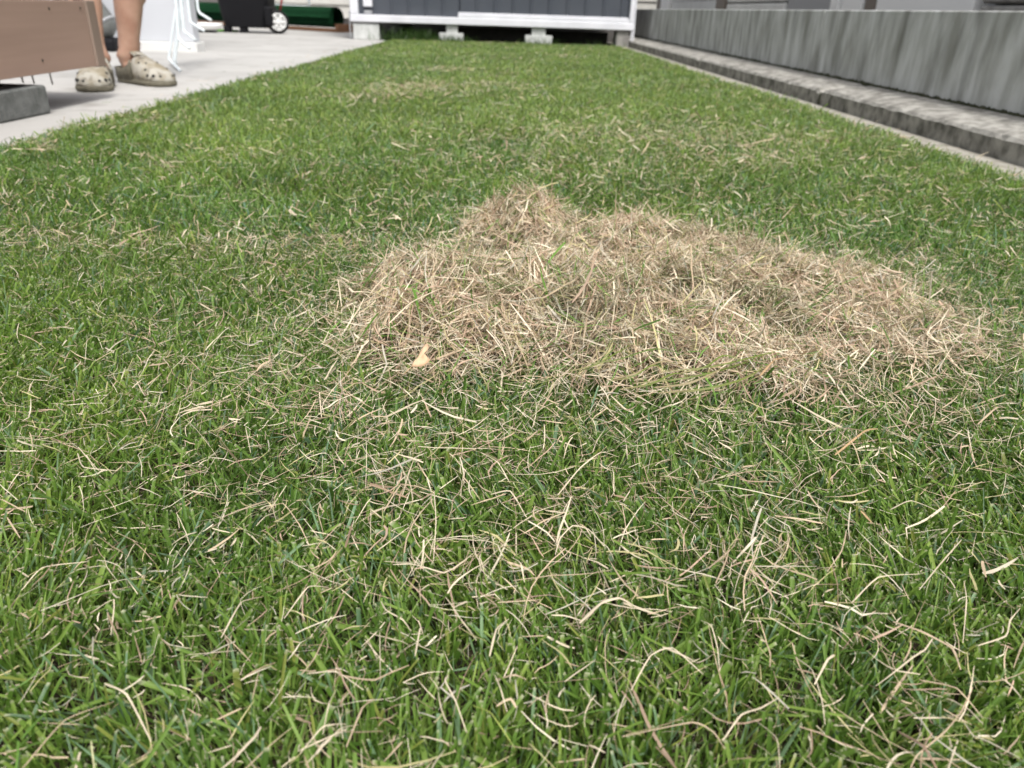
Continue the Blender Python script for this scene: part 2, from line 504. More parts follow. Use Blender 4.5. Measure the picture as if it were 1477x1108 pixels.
# ------------------------------------------------------------------ shed
SY = 7.8
sh = tag(empty("storage_shed", (-0.06, SY, 0)), "dark slate metal storage shed with a pale frame at the lawn's end", "shed")
S0 = Vector((-0.06, SY, 0))
def sbox(name, lo, hi, m, bevel=0.003, parent=None):
    return box(name, tuple(Vector(lo) - S0), tuple(Vector(hi) - S0), m, parent or sh, bevel)
sbox("bottom_sill", (-1.382, SY, 0.150), (1.238, SY + 0.06, 0.213), M['shed_frame'], 0.006)
sbox("corner_post", (-1.380, SY + 0.002, 0.214), (-1.306, SY + 0.06, 1.86), M['shed_frame'], 0.006)
sbox("corner_post", (1.196, SY + 0.002, 0.214), (1.236, SY + 0.06, 1.86), M['shed_frame'], 0.006)
rail = sbox("door_rail", (-0.39, SY + 0.006, 0.214), (1.194, SY + 0.030, 0.243), M['shed_frame'], 0.004)
sbox("rail_lip", (-0.39, SY + 0.033, 0.2435), (1.194, SY + 0.050, 0.256), M['shed_frame'], 0.003, None)
sbox("back_panel", (-1.37, SY + 0.90, 0.16), (1.23, SY + 0.92, 1.86), M['shed_panel'])
sbox("side_panel", (-1.37, SY + 0.062, 0.16), (-1.345, SY + 0.90, 1.86), M['shed_panel'])
sbox("side_panel", (1.205, SY + 0.062, 0.16), (1.23, SY + 0.90, 1.86), M['shed_panel'])
sbox("floor_panel", (-1.34, SY + 0.062, 0.152), (1.20, SY + 0.90, 0.17), M['dark_board'])
sbox("roof", (-1.42, SY - 0.06, 1.862), (1.28, SY + 0.96, 1.94), M['shed_frame'], 0.01)
def corrugated(name, x0, x1, y, pitch, deep):
    bm = bmesh.new()
    prof, x = [], x0
    while x < x1:
        for dx, dy in ((0, 0), (pitch * .80, 0), (pitch * .86, -deep), (pitch * .94, -deep)):
            if x + dx <= x1: prof.append((x + dx, y + dy))
        x += pitch
    prof.append((x1, y))
    prof = prof + [(x1, y + 0.006), (x0, y + 0.006)]
    a = [bm.verts.new(Vector((px, py, 0.2145)) - S0) for px, py in prof]
    b = [bm.verts.new(Vector((px, py, 1.858)) - S0) for px, py in prof]
    for i in range(len(prof)):
        k = (i + 1) % len(prof)
        bm.faces.new((a[i], a[k], b[k], b[i]))
    bmesh.ops.recalc_face_normals(bm, faces=bm.faces)
    me = bpy.data.meshes.new(name); bm.to_mesh(me); bm.free()
    return link(name, me, M['shed_panel'], sh)
corrugated("fixed_panel", -1.304, -0.375, SY + 0.057, 0.158, 0.010)
door = corrugated("sliding_door", -0.37, 1.194, SY + 0.054, 0.168, 0.012)
sbox("latch_plate", (-1.262, SY + 0.034, 0.278), (-1.178, SY + 0.046, 0.34), M['shed_frame'], 0.004)
sbox("latch_plate", (-1.256, SY + 0.036, 0.218), (-1.182, SY + 0.046, 0.246), M['grey_panel'], 0.004)
sbox("leg", (1.240, SY + 0.012, 0.0), (1.252, SY + 0.03, 0.62), M['shed_frame'], 0.002)
sbox("leg", (1.222, SY + 0.012, 0.0), (1.234, SY + 0.03, 0.149), M['shed_frame'], 0.002)
sbox("leg", (-1.394, SY + 0.012, 0.0), (-1.384, SY + 0.03, 0.24), M['grey_panel'], 0.002)
# blocks and things under the shed
def block(lo, hi, m, label, up=None, name="foundation_block"):
    root = empty(name, ((lo[0] + hi[0]) / 2, (lo[1] + hi[1]) / 2, 0))
    off = root.location
    box("lower_block", tuple(Vector(lo) - off), tuple(Vector(hi) - off), m, root, 0.004)
    if up:
        box("upper_block", tuple(Vector(up[0]) - off), tuple(Vector(up[1]) - off), m, root, 0.004)
    tag(root, label, "block", "blocks carrying the shed")
o = box("foundation_block", (-0.12, -0.10, 0), (0.12, 0.10, 0.136), M['white_block'], None, 0.005)
o.location = (-1.243, SY + 0.12, 0.001)
tag(o, "large pale concrete block under the shed's patio-side corner", "block", "blocks carrying the shed")
block((-0.567, SY + 0.02, -0.004), (-0.342, SY + 0.20, 0.080), M['white_block'], "stepped pale block half hidden by weeds under the shed",
      ((-0.50, SY + 0.03, 0.0805), (-0.395, SY + 0.18, 0.148)))
block((0.236, SY + 0.02, -0.004), (0.490, SY + 0.20, 0.083), M['white_block'], "stepped pale block with clear edges under the shed's door rail",
      ((0.296, SY + 0.03, 0.0835), (0.425, SY + 0.18, 0.148)))
o = box("foundation_block", (-0.06, -0.10, 0), (0.06, 0.10, 0.138), M['stone'], None, 0.005)
o.location = (1.15, SY + 0.13, 0.001)
tag(o, "grey block under the shed corner nearest the retaining wall", "block", "blocks carrying the shed")
o = box("storage_board", (-0.40, -0.012, 0), (0.40, 0.012, 0.118), M['dark_board'], None, 0.003)
o.location = (-0.03, SY + 0.30, 0.006); o.rotation_euler = (R(-8), 0, 0)
tag(o, "dark board stored on edge under the shed's middle", "board")
o = box("storage_board", (-0.31, -0.012, 0), (0.31, 0.012, 0.112), M['dark_board'], None, 0.003)
o.location = (0.74, SY + 0.36, 0.006); o.rotation_euler = (R(-6), 0, 0)
tag(o, "dark board stored on edge under the shed's door end", "board")
tube("drain_pipe", [(-1.03, SY + 0.20, 0.08), (-0.96, SY + 0.36, 0.08), (-0.93, SY + 0.86, 0.08)], 0.05, M['grey_panel'], None, 14)
tag(bpy.data.objects["drain_pipe"], "dim grey pipe end beside the large pale block under the shed", "pipe")
tag(box("rear_wall", (-1.40, 9.0, -0.02), (1.39, 9.12, 0.75), M['foundation'], None, 0.004), "low dark boundary wall hidden in the gloom behind the shed", "wall")

# ------------------------------------------------------------------ laundry rack
lr = tag(empty("laundry_rack", (-1.52, 3.95, 0)), "white steel tube laundry rack with stepped bent feet beside the legs", "rack")
L0 = Vector((-1.52, 3.95, 0))
def lt(name, pts, r=0.006):
    return tube(name, [Vector(p) - L0 for p in pts], r, M['white_paint'], lr, 10)
def bent(name, top, corner, tip, r):
    t, c, p = Vector(top), Vector(corner), Vector(tip)
    a = c + (t - c).normalized() * 0.018
    b = c + (p - c).normalized() * 0.018
    m = (a + b) / 2 * 0.5 + c * 0.5
    lt(name, [t, a, m, b, p], r)
bent("front_leg", (-1.325, 4.10, 0.98), (-1.628, 4.10, 0.028), (-1.435, 3.72, 0.006), 0.0060)
lt("front_leg", [(-1.300, 4.06, 0.98), (-1.585, 4.06, 0.030), (-1.58, 4.06, 0.006)], 0.010)
bent("arm", (-1.470, 4.02, 0.90), (-1.527, 4.00, 0.122), (-1.415, 3.82, 0.095), 0.0060)
bent("arm", (-1.462, 4.00, 0.90), (-1.497, 4.00, 0.156), (-1.395, 3.85, 0.130), 0.0060)
bent("arm", (-1.440, 4.00, 0.90), (-1.461, 4.00, 0.198), (-1.350, 3.85, 0.168), 0.0060)
bent("arm", (-1.395, 4.00, 0.90), (-1.417, 4.00, 0.241), (-1.345, 3.95, 0.210), 0.0060)
lt("top_bar", [(-1.72, 4.03, 0.90), (-1.20, 4.03, 0.90)], 0.009)

# ------------------------------------------------------------------ black wheeled cart
bc = tag(empty("garden_cart", (-2.55, 8.65, 0)), "black plastic wheeled garden cart with a white spoked wheel", "cart")
rings = []
for z, hx0, hx1, hy in ((0.050, -0.195, 0.175, 0.14), (0.060, -0.225, 0.195, 0.17), (0.20, -0.255, 0.235, 0.19), (0.42, -0.275, 0.245, 0.21), (0.60, -0.28, 0.25, 0.22), (0.615, -0.26, 0.23, 0.20)):
    ring = []
    for k in range(28):
        an = 2 * math.pi * k / 28
        c, s = math.cos(an), math.sin(an)
        p = 0.35
        ux, uy = math.copysign(abs(c) ** p, c), math.copysign(abs(s) ** p, s)
        ring.append(((hx0 + hx1) / 2 + ux * (hx1 - hx0) / 2, uy * hy, z))
    rings.append(ring)
loft("tub", rings, M['black_plastic'], bc, smooth=False)
box("axle_box", (0.20, -0.20, 0.07), (0.275, 0.05, 0.25), M['black_plastic'], bc, 0.02, 2)
for s in (-0.18, -0.02):
    box("foot", (s - 0.05, -0.16, 0.001), (s + 0.02, -0.08, 0.07), M['black_plastic'], bc, 0.008)
def wheel(x, y):
    w = empty("wheel", (x, y, 0.11)); w.parent = bc
    def lathe(name, prof, m, n=28):
        rr = [[(px, r * math.cos(2 * math.pi * k / n), r * math.sin(2 * math.pi * k / n)) for k in range(n)] for px, r in prof]
        rr.append(rr[0])
        o = loft(name, rr, m, w, False, False)
        return o
    lathe("tyre", [(-0.028, 0.080), (-0.032, 0.100), (-0.020, 0.109), (0.020, 0.109), (0.032, 0.100), (0.028, 0.080)], M['dark'])
    lathe("rim", [(-0.026, 0.070), (-0.026, 0.0805), (0.033, 0.0805), (0.034, 0.070)], M['white_plastic'])
    lathe("disc", [(0.0, 0.004), (0.0, 0.071), (0.012, 0.071), (0.014, 0.004)], M['white_plastic'])
    lathe("hub", [(-0.03, 0.001), (-0.03, 0.022), (0.040, 0.022), (0.042, 0.001)], M['white_plastic'], 16)
    for k in range(6):
        an = math.pi * 2 * k / 6
        d = Vector((0, math.cos(an), math.sin(an)))
        tube("spoke", [Vector((0.026, 0, 0)) + d * 0.018, Vector((0.030, 0, 0)) + d * 0.074], 0.010, M['white_plastic'], w, 6)
    w.rotation_euler = (0, 0, R(-62))
wheel(0.305, -0.10)
tube("handle", [(0.325, -0.06, 0.20), (0.36, -0.05, 0.33), (0.45, 0.0, 0.75)], 0.010, M['red'], bc, 8)

# ------------------------------------------------------------------ rolled turf, board, tray, poles
def turf_roll():
    a, b = Vector((-3.95, 11.2, 0.145)), Vector((-1.86, 9.66, 0.145))
    ax = (b - a).normalized()
    side = ax.cross(Vector((0, 0, 1))).normalized()
    root = empty("turf_roll", tuple((a + b) / 2 - Vector((0, 0, 0.145))))
    off = root.location
    verts, faces = [], []
    n = 70
    for e in (a, b):
        for i in range(n):
            an = i / n * 2 * math.pi * 3.2
            r = 0.118 - 0.020 * (i / n * 3.2)
            verts.append(e + side * math.cos(an) * r + Vector((0, 0, math.sin(an) * r)) - off)
    for i in range(n - 1):
        faces.append((i, i + 1, n + i + 1, n + i))
    bm = bmesh.new()
    vv = [bm.verts.new(v) for v in verts]
    for f in faces: bm.faces.new([vv[i] for i in f])
    bmesh.ops.solidify(bm, geom=list(bm.faces), thickness=0.007)
    bmesh.ops.recalc_face_normals(bm, faces=bm.faces)
    me = bpy.data.meshes.new("rolled_sheet"); bm.to_mesh(me); bm.free()
    link("rolled_sheet", me, M['turf_roll'], root, True)
    tag(root, "dark green artificial turf roll lying on a brown board", "turf roll")
    return ax, side
ax, side = turf_roll()
ang = math.atan2(ax.y, ax.x)
o = box("base_board", (-1.35, -0.14, 0.0), (1.35, 0.14, 0.022), M['brown_board'], None, 0.003)
o.location = (-2.83, 10.37, 0.001); o.rotation_euler = (0, 0, ang)
box("end_lip", (1.315, -0.138, 0.0225), (1.348, 0.138, 0.085), M['brown_board'], o, 0.003)
box("side_lip", (-1.348, -0.138, 0.0225), (1.313, -0.122, 0.040), M['brown_board'], o, 0.003)
tag(o, "brown board with a raised end under the green turf roll", "board")
rings = []
for r, z in ((0.10, 0.02), (0.165, 0.028), (0.20, 0.06), (0.205, 0.085), (0.195, 0.085), (0.185, 0.062), (0.12, 0.045)):
    rings.append([(r * math.cos(2 * math.pi * k / 26) * 0.95, r * 0.6 * math.sin(2 * math.pi * k / 26), z) for k in range(26)])
o = tag(empty("shallow_basin", (-2.93, 8.35, 0)), "white shallow basin between the laundry rack and the black cart", "basin")
loft("bowl", rings, M['white_plastic'], o)
loft("foot_ring", [[(r * math.cos(2 * math.pi * k / 20) * 0.95, r * 0.6 * math.sin(2 * math.pi * k / 20), z) for k in range(20)] for r, z in ((0.12, 0.001), (0.15, 0.02))], M['dark'], o)
o = box("plastic_strip", (-0.28, -0.05, 0.0), (0.28, 0.05, 0.02), M['lime'], None, 0.006)
o.location = (-2.98, 8.70, 0.001); o.rotation_euler = (0, 0, R(-4))
tag(o, "lime green plastic strip lying behind the white basin", "strip")
pr_ = tag(empty("white_stand", (-2.32, 10.62, 0)), "thin white pole stand with a level crossbar behind the cart", "stand")
tube("pole", [(-0.062, 0.02, 0.001), (-0.055, 0.02, 1.2)], 0.016, M['white_paint'], pr_, 10)
tube("pole", [(-1.00, 0.55, 0.001), (-0.99, 0.55, 1.2)], 0.016, M['white_paint'], pr_, 10)
tube("crossbar", [(-1.00, 0.55, 0.262), (-0.06, 0.02, 0.250)], 0.007, M['white_paint'], pr_, 8)

# grey canister behind the legs
gc = tag(empty("grey_canister", (-2.385, 5.02, 0)), "grey round canister on a black base between the two legs", "canister")
prof = [(0.0, 0.02), (0.02, 0.066), (0.05, 0.086), (0.09, 0.095), (0.16, 0.100), (0.30, 0.104), (0.34, 0.098), (0.355, 0.06)]
axis = Vector((-0.62, 0.0, 0.78)).normalized()
u_ = axis.orthogonal().normalized(); v_ = axis.cross(u_)
start = Vector((0.07, 0, 0.075))
rings = [[start + axis * t + (u_ * math.cos(2 * math.pi * k / 26) + v_ * math.sin(2 * math.pi * k / 26)) * r for k in range(26)] for t, r in [(p[0], max(p[1], .002)) for p in prof]]
loft("body", rings, M['grey_can'], gc)
rings = [[start + axis * t + (u_ * math.cos(2 * math.pi * k / 26) + v_ * math.sin(2 * math.pi * k / 26)) * r for k in range(26)] for t, r in ((0.062, 0.091), (0.066, 0.099), (0.074, 0.099), (0.078, 0.095))]
loft("band", rings, M['grey_panel'], gc)
box("base", (-0.10, -0.08, 0.001), (0.11, 0.07, 0.075), M['black_plastic'], gc, 0.02, 2)

# ------------------------------------------------------------------ person: bare legs in clogs (the photograph cuts the figure at the calf)
pe = tag(empty("person", (-1.42, 3.10, 0)), "person standing with bare legs in dirty cream clogs by the deck", "person")
P0 = Vector((-1.42, 3.10, 0))
FEET = [  # heel, toe on the patio
    (Vector((-1.468, 3.055, 0)), Vector((-1.372, 2.795, 0))),
    (Vector((-1.462, 3.215, 0)), Vector((-1.232, 3.050, 0))),
]
def body():
    verts, edges, rad = [], [], []
    def add(p, r, prev=None):
        verts.append(tuple(Vector(p) - P0)); rad.append(r)
        if prev is not None: edges.append((prev, len(verts) - 1))
        return len(verts) - 1
    pel = add((-1.44, 3.24, 0.93), (0.13, 0.10))
    add((-1.44, 3.25, 1.08), (0.135, 0.095), pel)
    for i, (h, t) in enumerate(FEET):
        d = (t - h).normalized()
        ank = h + d * 0.058
        hip = Vector((-1.56, 3.21, 0.86)) if i == 0 else Vector((-1.32, 3.26, 0.86))
        knee = (ank + hip) / 2 + d * 0.05
        knee.z = 0.47
        a = add(hip, (0.085, 0.085), pel)
        a = add(hip.lerp(knee, 0.45), (0.076, 0.078), a)
        a = add(hip.lerp(knee, 0.85), (0.060, 0.060), a)
        a = add(knee, (0.057, 0.058), a)
        low = Vector((ank.x, ank.y, 0.09))
        for f, r, back in ((0.16, 0.056, 0.0), (0.34, 0.064, 0.016), (0.50, 0.062, 0.014), (0.66, 0.053, 0.006), (0.80, 0.044, 0.0), (0.91, 0.041, 0.0)):
            q = knee.lerp(low, f) - d * back
            a = add(q, (r, r * 0.97), a)
        a = add(low + d * 0.0, (0.0415, 0.043), a)
        a = add(ank + Vector((0, 0, 0.055)) + d * 0.004, (0.033, 0.034), a)
        b = add(ank + Vector((0, 0, 0.052)) + d * 0.075, (0.030, 0.026), a)
        add(ank + Vector((0, 0, 0.045)) + d * 0.135, (0.033, 0.018), b)
    me = bpy.data.meshes.new("body")
    me.from_pydata(verts, edges, [])
    o = bpy.data.objects.new("body", me)
    COL.objects.link(o)
    sk = o.modifiers.new("skin", 'SKIN')
    for k, v in enumerate(me.skin_vertices[0].data):
        v.radius = rad[k]
        v.use_root = (k == 0)
    sb = o.modifiers.new("sub", 'SUBSURF'); sb.levels = sb.render_levels = 2
    dg = bpy.context.evaluated_depsgraph_get()
    m2 = bpy.data.meshes.new_from_object(o.evaluated_get(dg))
    bpy.data.objects.remove(o, do_unlink=True)
    m2.name = "body"
    m2.materials.clear()
    for h, t in FEET:                          # ankle bones, Achilles tendon, shin edge
        d = (t - h).normalized(); s = Vector((-d.y, d.x, 0)); c = h + d * 0.058 - P0
        for v in m2.vertices:
            r = v.co - c
            if r.xy.length > 0.09: continue
            for q in (-1, 1):
                k = math.exp(-(((v.co - (c + s * q * 0.036 + Vector((0, 0, 0.098)))).length / 0.016) ** 2))
                v.co += s * q * 0.010 * k
            zz = v.co.z
            tend = math.exp(-((zz - 0.15) / 0.05) ** 2)
            lat = r.dot(s); fo = r.dot(d)
            if fo < -0.012:
                v.co -= s * lat * 0.35 * tend
            if fo > 0.01 and zz > 0.14:
                v.co -= s * lat * 0.12
    return link("body", m2, M['skin'], pe, True)
body()
def shorts():
    rings = []
    for z, rx, ry in ((0.58, 0.17, 0.125), (0.75, 0.185, 0.13), (0.95, 0.19, 0.13), (1.06, 0.165, 0.115)):
        rings.append([(-0.025 + rx * math.cos(2 * math.pi * k / 24), 0.14 + ry * math.sin(2 * math.pi * k / 24), z) for k in range(24)])
    loft("shorts", rings, M['cloth'], pe, cap0=False, cap1=False)
shorts()

def clog(heel, toe, mirror):
    d = (toe - heel).normalized()
    root = empty("clog", tuple(heel - P0), math.atan2(d.y, d.x))
    root.parent = pe
    root.scale = (1.0, 1.10, 1.04)
    Lc = (toe - heel).length
    def hw(t):          # half width of the outline
        xs = [0, .04, .12, .3, .45, .62, .78, .90, .97, 1.0]
        ys = [.012, .029, .037, .038, .040, .049, .0525, .044, .026, .004]
        return float(np.interp(t, xs, ys))
    def cy(t):          # the outline curves inwards at the toe
        return mirror * 0.010 * math.sin(max(0, t - 0.3) * 2.2)
    def top(t):
        return float(np.interp(t, [.40, .50, .60, .72, .84, .93, .98, 1.0], [.093, .094, .086, .072, .058, .046, .034, .024]))
    ts = [0, .02, .05, .1, .2, .3, .4, .5, .6, .7, .8, .88, .94, .975, 1.0]
    # sole
    outline = [(t * Lc, cy(t) + hw(t) * s) for s in (1, -1) for t in (ts if s == 1 else ts[::-1])]
    rings = []
    for z, g in ((0.001, -0.003), (0.004, 0.001), (0.010, 0.0025), (0.019, 0.001), (0.020, -0.002)):
        cx = Lc / 2
        rings.append([(cx + (x - cx) * (1 + g / 0.13), y * (1 + g / 0.045), z) for x, y in outline])
    loft("sole", rings, M['clog_side'], root)
    # toe box: closed dome from t = .42 to the tip
    n = 16
    dome = []
    for t in [.42, .46, .5, .56, .62, .68, .74, .8, .85, .9, .94, .97, .99]:
        w, h_ = hw(t) * 0.985, top(t) - 0.018
        row = []
        for k in range(n + 1):
            an = math.pi * k / n
            c, s = math.cos(an), math.sin(an)
            row.append(Vector((t * Lc, cy(t) + w * math.copysign(abs(c) ** 0.75, c), 0.018 + h_ * s ** 0.72)))
        dome.append(row)
    bm = bmesh.new()
    vv = [[bm.verts.new(v) for v in r] for r in dome]
    for a, b in zip(vv, vv[1:]):
        for k in range(n):
            bm.faces.new((a[k], b[k], b[k + 1], a[k + 1]))
    bm.faces.new(vv[-1])
    bmesh.ops.recalc_face_normals(bm, faces=bm.faces)
    bmesh.ops.solidify(bm, geom=list(bm.faces), thickness=0.004)
    me = bpy.data.meshes.new("upper"); bm.to_mesh(me); bm.free()
    up = link("upper", me, M['clog'], root, True)
    # heel cup: low wall around the back
    bm = bmesh.new()
    path = [(t, 1) for t in (.47, .4, .3, .2, .1, .05, .02)] + [(0.004, 0)] + [(t, -1) for t in (.02, .05, .1, .2, .3, .4, .47)]
    wall = []
    for t, s in path:
        y = cy(t) + hw(t) * 0.97 * s
        hz = float(np.interp(t, [0, .1, .25, .38, .47], [.056, .054, .050, .062, .084]))
        wall.append([bm.verts.new((t * Lc, y, z)) for z in (0.017, 0.017 + (hz - 0.017) * .5, hz)])
    for a, b in zip(wall, wall[1:]):
        for k in range(2):
            bm.faces.new((a[k], b[k], b[k + 1], a[k + 1]))
    bmesh.ops.recalc_face_normals(bm, faces=bm.faces)
    bmesh.ops.solidify(bm, geom=list(bm.faces), thickness=-0.004)
    me = bpy.data.meshes.new("heel_cup"); bm.to_mesh(me); bm.free()
    link("heel_cup", me, M['clog_side'], root, True)
    # strap swung forward over the instep
    bm = bmesh.new()
    rows = []
    for k in range(10):
        an = math.pi * k / 14
        x = 0.47 * Lc - 0.020 * math.sin(an)
        y = cy(0.45) + 0.045 * math.cos(an)
        z = 0.058 + 0.048 * math.sin(an) ** 0.8
        rows.append([bm.verts.new((x - 0.015, y, z + 0.006 * math.sin(an))), bm.verts.new((x + 0.013, y * 1.02, z - 0.006))])
    for a, b in zip(rows, rows[1:]):
        bm.faces.new((a[0], b[0], b[1], a[1]))
    bmesh.ops.recalc_face_normals(bm, faces=bm.faces)
    bmesh.ops.solidify(bm, geom=list(bm.faces), thickness=0.004)
    me = bpy.data.meshes.new("strap"); bm.to_mesh(me); bm.free()
    link("strap", me, M['clog'], root, True)
    # ventilation holes: dark dimples on the toe box
    def on_dome(t, an):
        w, h_ = hw(t) * 0.985, top(t) - 0.018
        c, s = math.cos(an), math.sin(an)
        return Vector((t * Lc, cy(t) + w * math.copysign(abs(c) ** 0.75, c), 0.018 + h_ * s ** 0.72))
    for t, an, r in ((.60, 0.9, .0045), (.60, 2.24, .0045), (.68, 1.25, .004), (.68, 1.9, .004), (.76, 0.75, .005), (.76, 2.4, .005),
                     (.90, 0.50, .0060), (.90, 2.64, .0060), (.82, 0.32, .0055), (.82, 2.82, .0055), (.955, 0.8, .005), (.955, 2.34, .005)):
        p = on_dome(t, an)
        nrm = (on_dome(t + .01, an) - p).cross(on_dome(t, an + .02) - p).normalized()
        if nrm.dot(p - Vector((t * Lc, cy(t), 0.02))) < 0: nrm = -nrm
        bm = bmesh.new()
        bmesh.ops.create_cone(bm, cap_ends=True, segments=10, radius1=r, radius2=r * .85, depth=0.003)
        bmesh.ops.rotate(bm, verts=bm.verts, matrix=nrm.to_track_quat('Z', 'Y').to_matrix())
        bmesh.ops.translate(bm, verts=bm.verts, vec=p + nrm * 0.0)
        me = bpy.data.meshes.new("vent_hole"); bm.to_mesh(me); bm.free()
        o = link("vent_hole", me, M['dark'], root)
clog(*FEET[0], -1)
clog(*FEET[1], 1)

# ================================================================== LAWN
PILE = [  # x, y, radius x, radius y, height
    (-0.055, 0.735, 0.085, 0.100, 0.066), (0.060, 0.760, 0.110, 0.120, 0.058), (0.190, 0.800, 0.130, 0.140, 0.044),
    (0.040, 1.050, 0.075, 0.085, 0.053), (0.170, 0.970, 0.120, 0.110, 0.042), (0.330, 0.830, 0.110, 0.130, 0.034),
    (0.235, 0.640, 0.090, 0.075, 0.033), (0.120, 0.640, 0.085, 0.060, 0.034), (0.360, 0.690, 0.080, 0.070, 0.026),
    (0.440, 0.740, 0.060, 0.080, 0.022), (0.300, 0.960, 0.080, 0.080, 0.025), (-0.02, 0.640, 0.070, 0.050, 0.026), (0.45, 0.86, 0.05, 0.06, 0.016),
]
def pile_h(x, y):
    x, y = np.asarray(x, float), np.asarray(y, float)
    acc = np.zeros(np.broadcast(x, y).shape)
    for cx, cy_, rx, ry, hh in PILE:
        d = ((x - cx) / rx) ** 2 + ((y - cy_) / ry) ** 2
        acc += (hh * np.exp(-d * 0.9)) ** 2.6
    h_ = acc ** (1 / 2.6)
    h_ = h_ * (1 - 0.55 * np.exp(-(((x - 0.005) / 0.05) ** 2 + ((y - 0.945) / 0.035) ** 2)))     # hollow under the back tuft
    lump = NZ[5](x + 3, y + 1, 19) - 0.5
    lump2 = NZ[6](x + 1, y + 5, 48) - 0.5
    hol = np.clip((0.40 - NZ[7](x + 6, y + 4, 15)) * 4, 0, 1)                 # pockets between the raked clumps
    h_ = h_ * (1 - 0.42 * hol)
    return np.maximum(0, h_ * (1 + 0.55 * lump + 0.50 * lump2) - 0.005)

def grass_tint(n, x, y, far):
    a = NZ[0](x, y, 1.7) * 0.35 + NZ[1](x, y, 7.0) * 0.35 + NZ[2](x, y, 23.0) * 0.3          # lush to yellowish patches
    b = rng.random(n)
    deep = np.array([0.056, 0.122, 0.018])
    mid = np.array([0.138, 0.258, 0.048])
    lite = np.array([0.265, 0.400, 0.098])
    sheen = np.array([0.165, 0.280, 0.160])  # bluish sheen painted into the colour of some blades
    c = np.where((b < 0.42)[:, None], deep + (mid - deep) * (b / 0.42)[:, None], mid + (lite - mid) * ((b - 0.42) / 0.58)[:, None] ** 1.4)
    isb = (rng.random(n) < 0.10)[:, None]
    c = np.where(isb, sheen * (0.7 + 0.6 * rng.random(n))[:, None], c)
    warm = np.array([1.28, 1.15, 1.0])                            # yellower, lighter tint
    a = a + 0.20 * np.clip((y - 1.0) / 1.2, 0, 1)  # brightness of lit tips at a grazing angle painted into the farther lawn
    c = c * 1.08 * (1 + (warm - 1) * np.clip((a - 0.46) * 3, -0.5, 1.2)[:, None])
    yel = (rng.random(n) < 0.05)[:, None]
    c = np.where(yel, np.array([0.33, 0.38, 0.09]) * (0.7 + 0.5 * rng.random(n))[:, None], c)
    return c

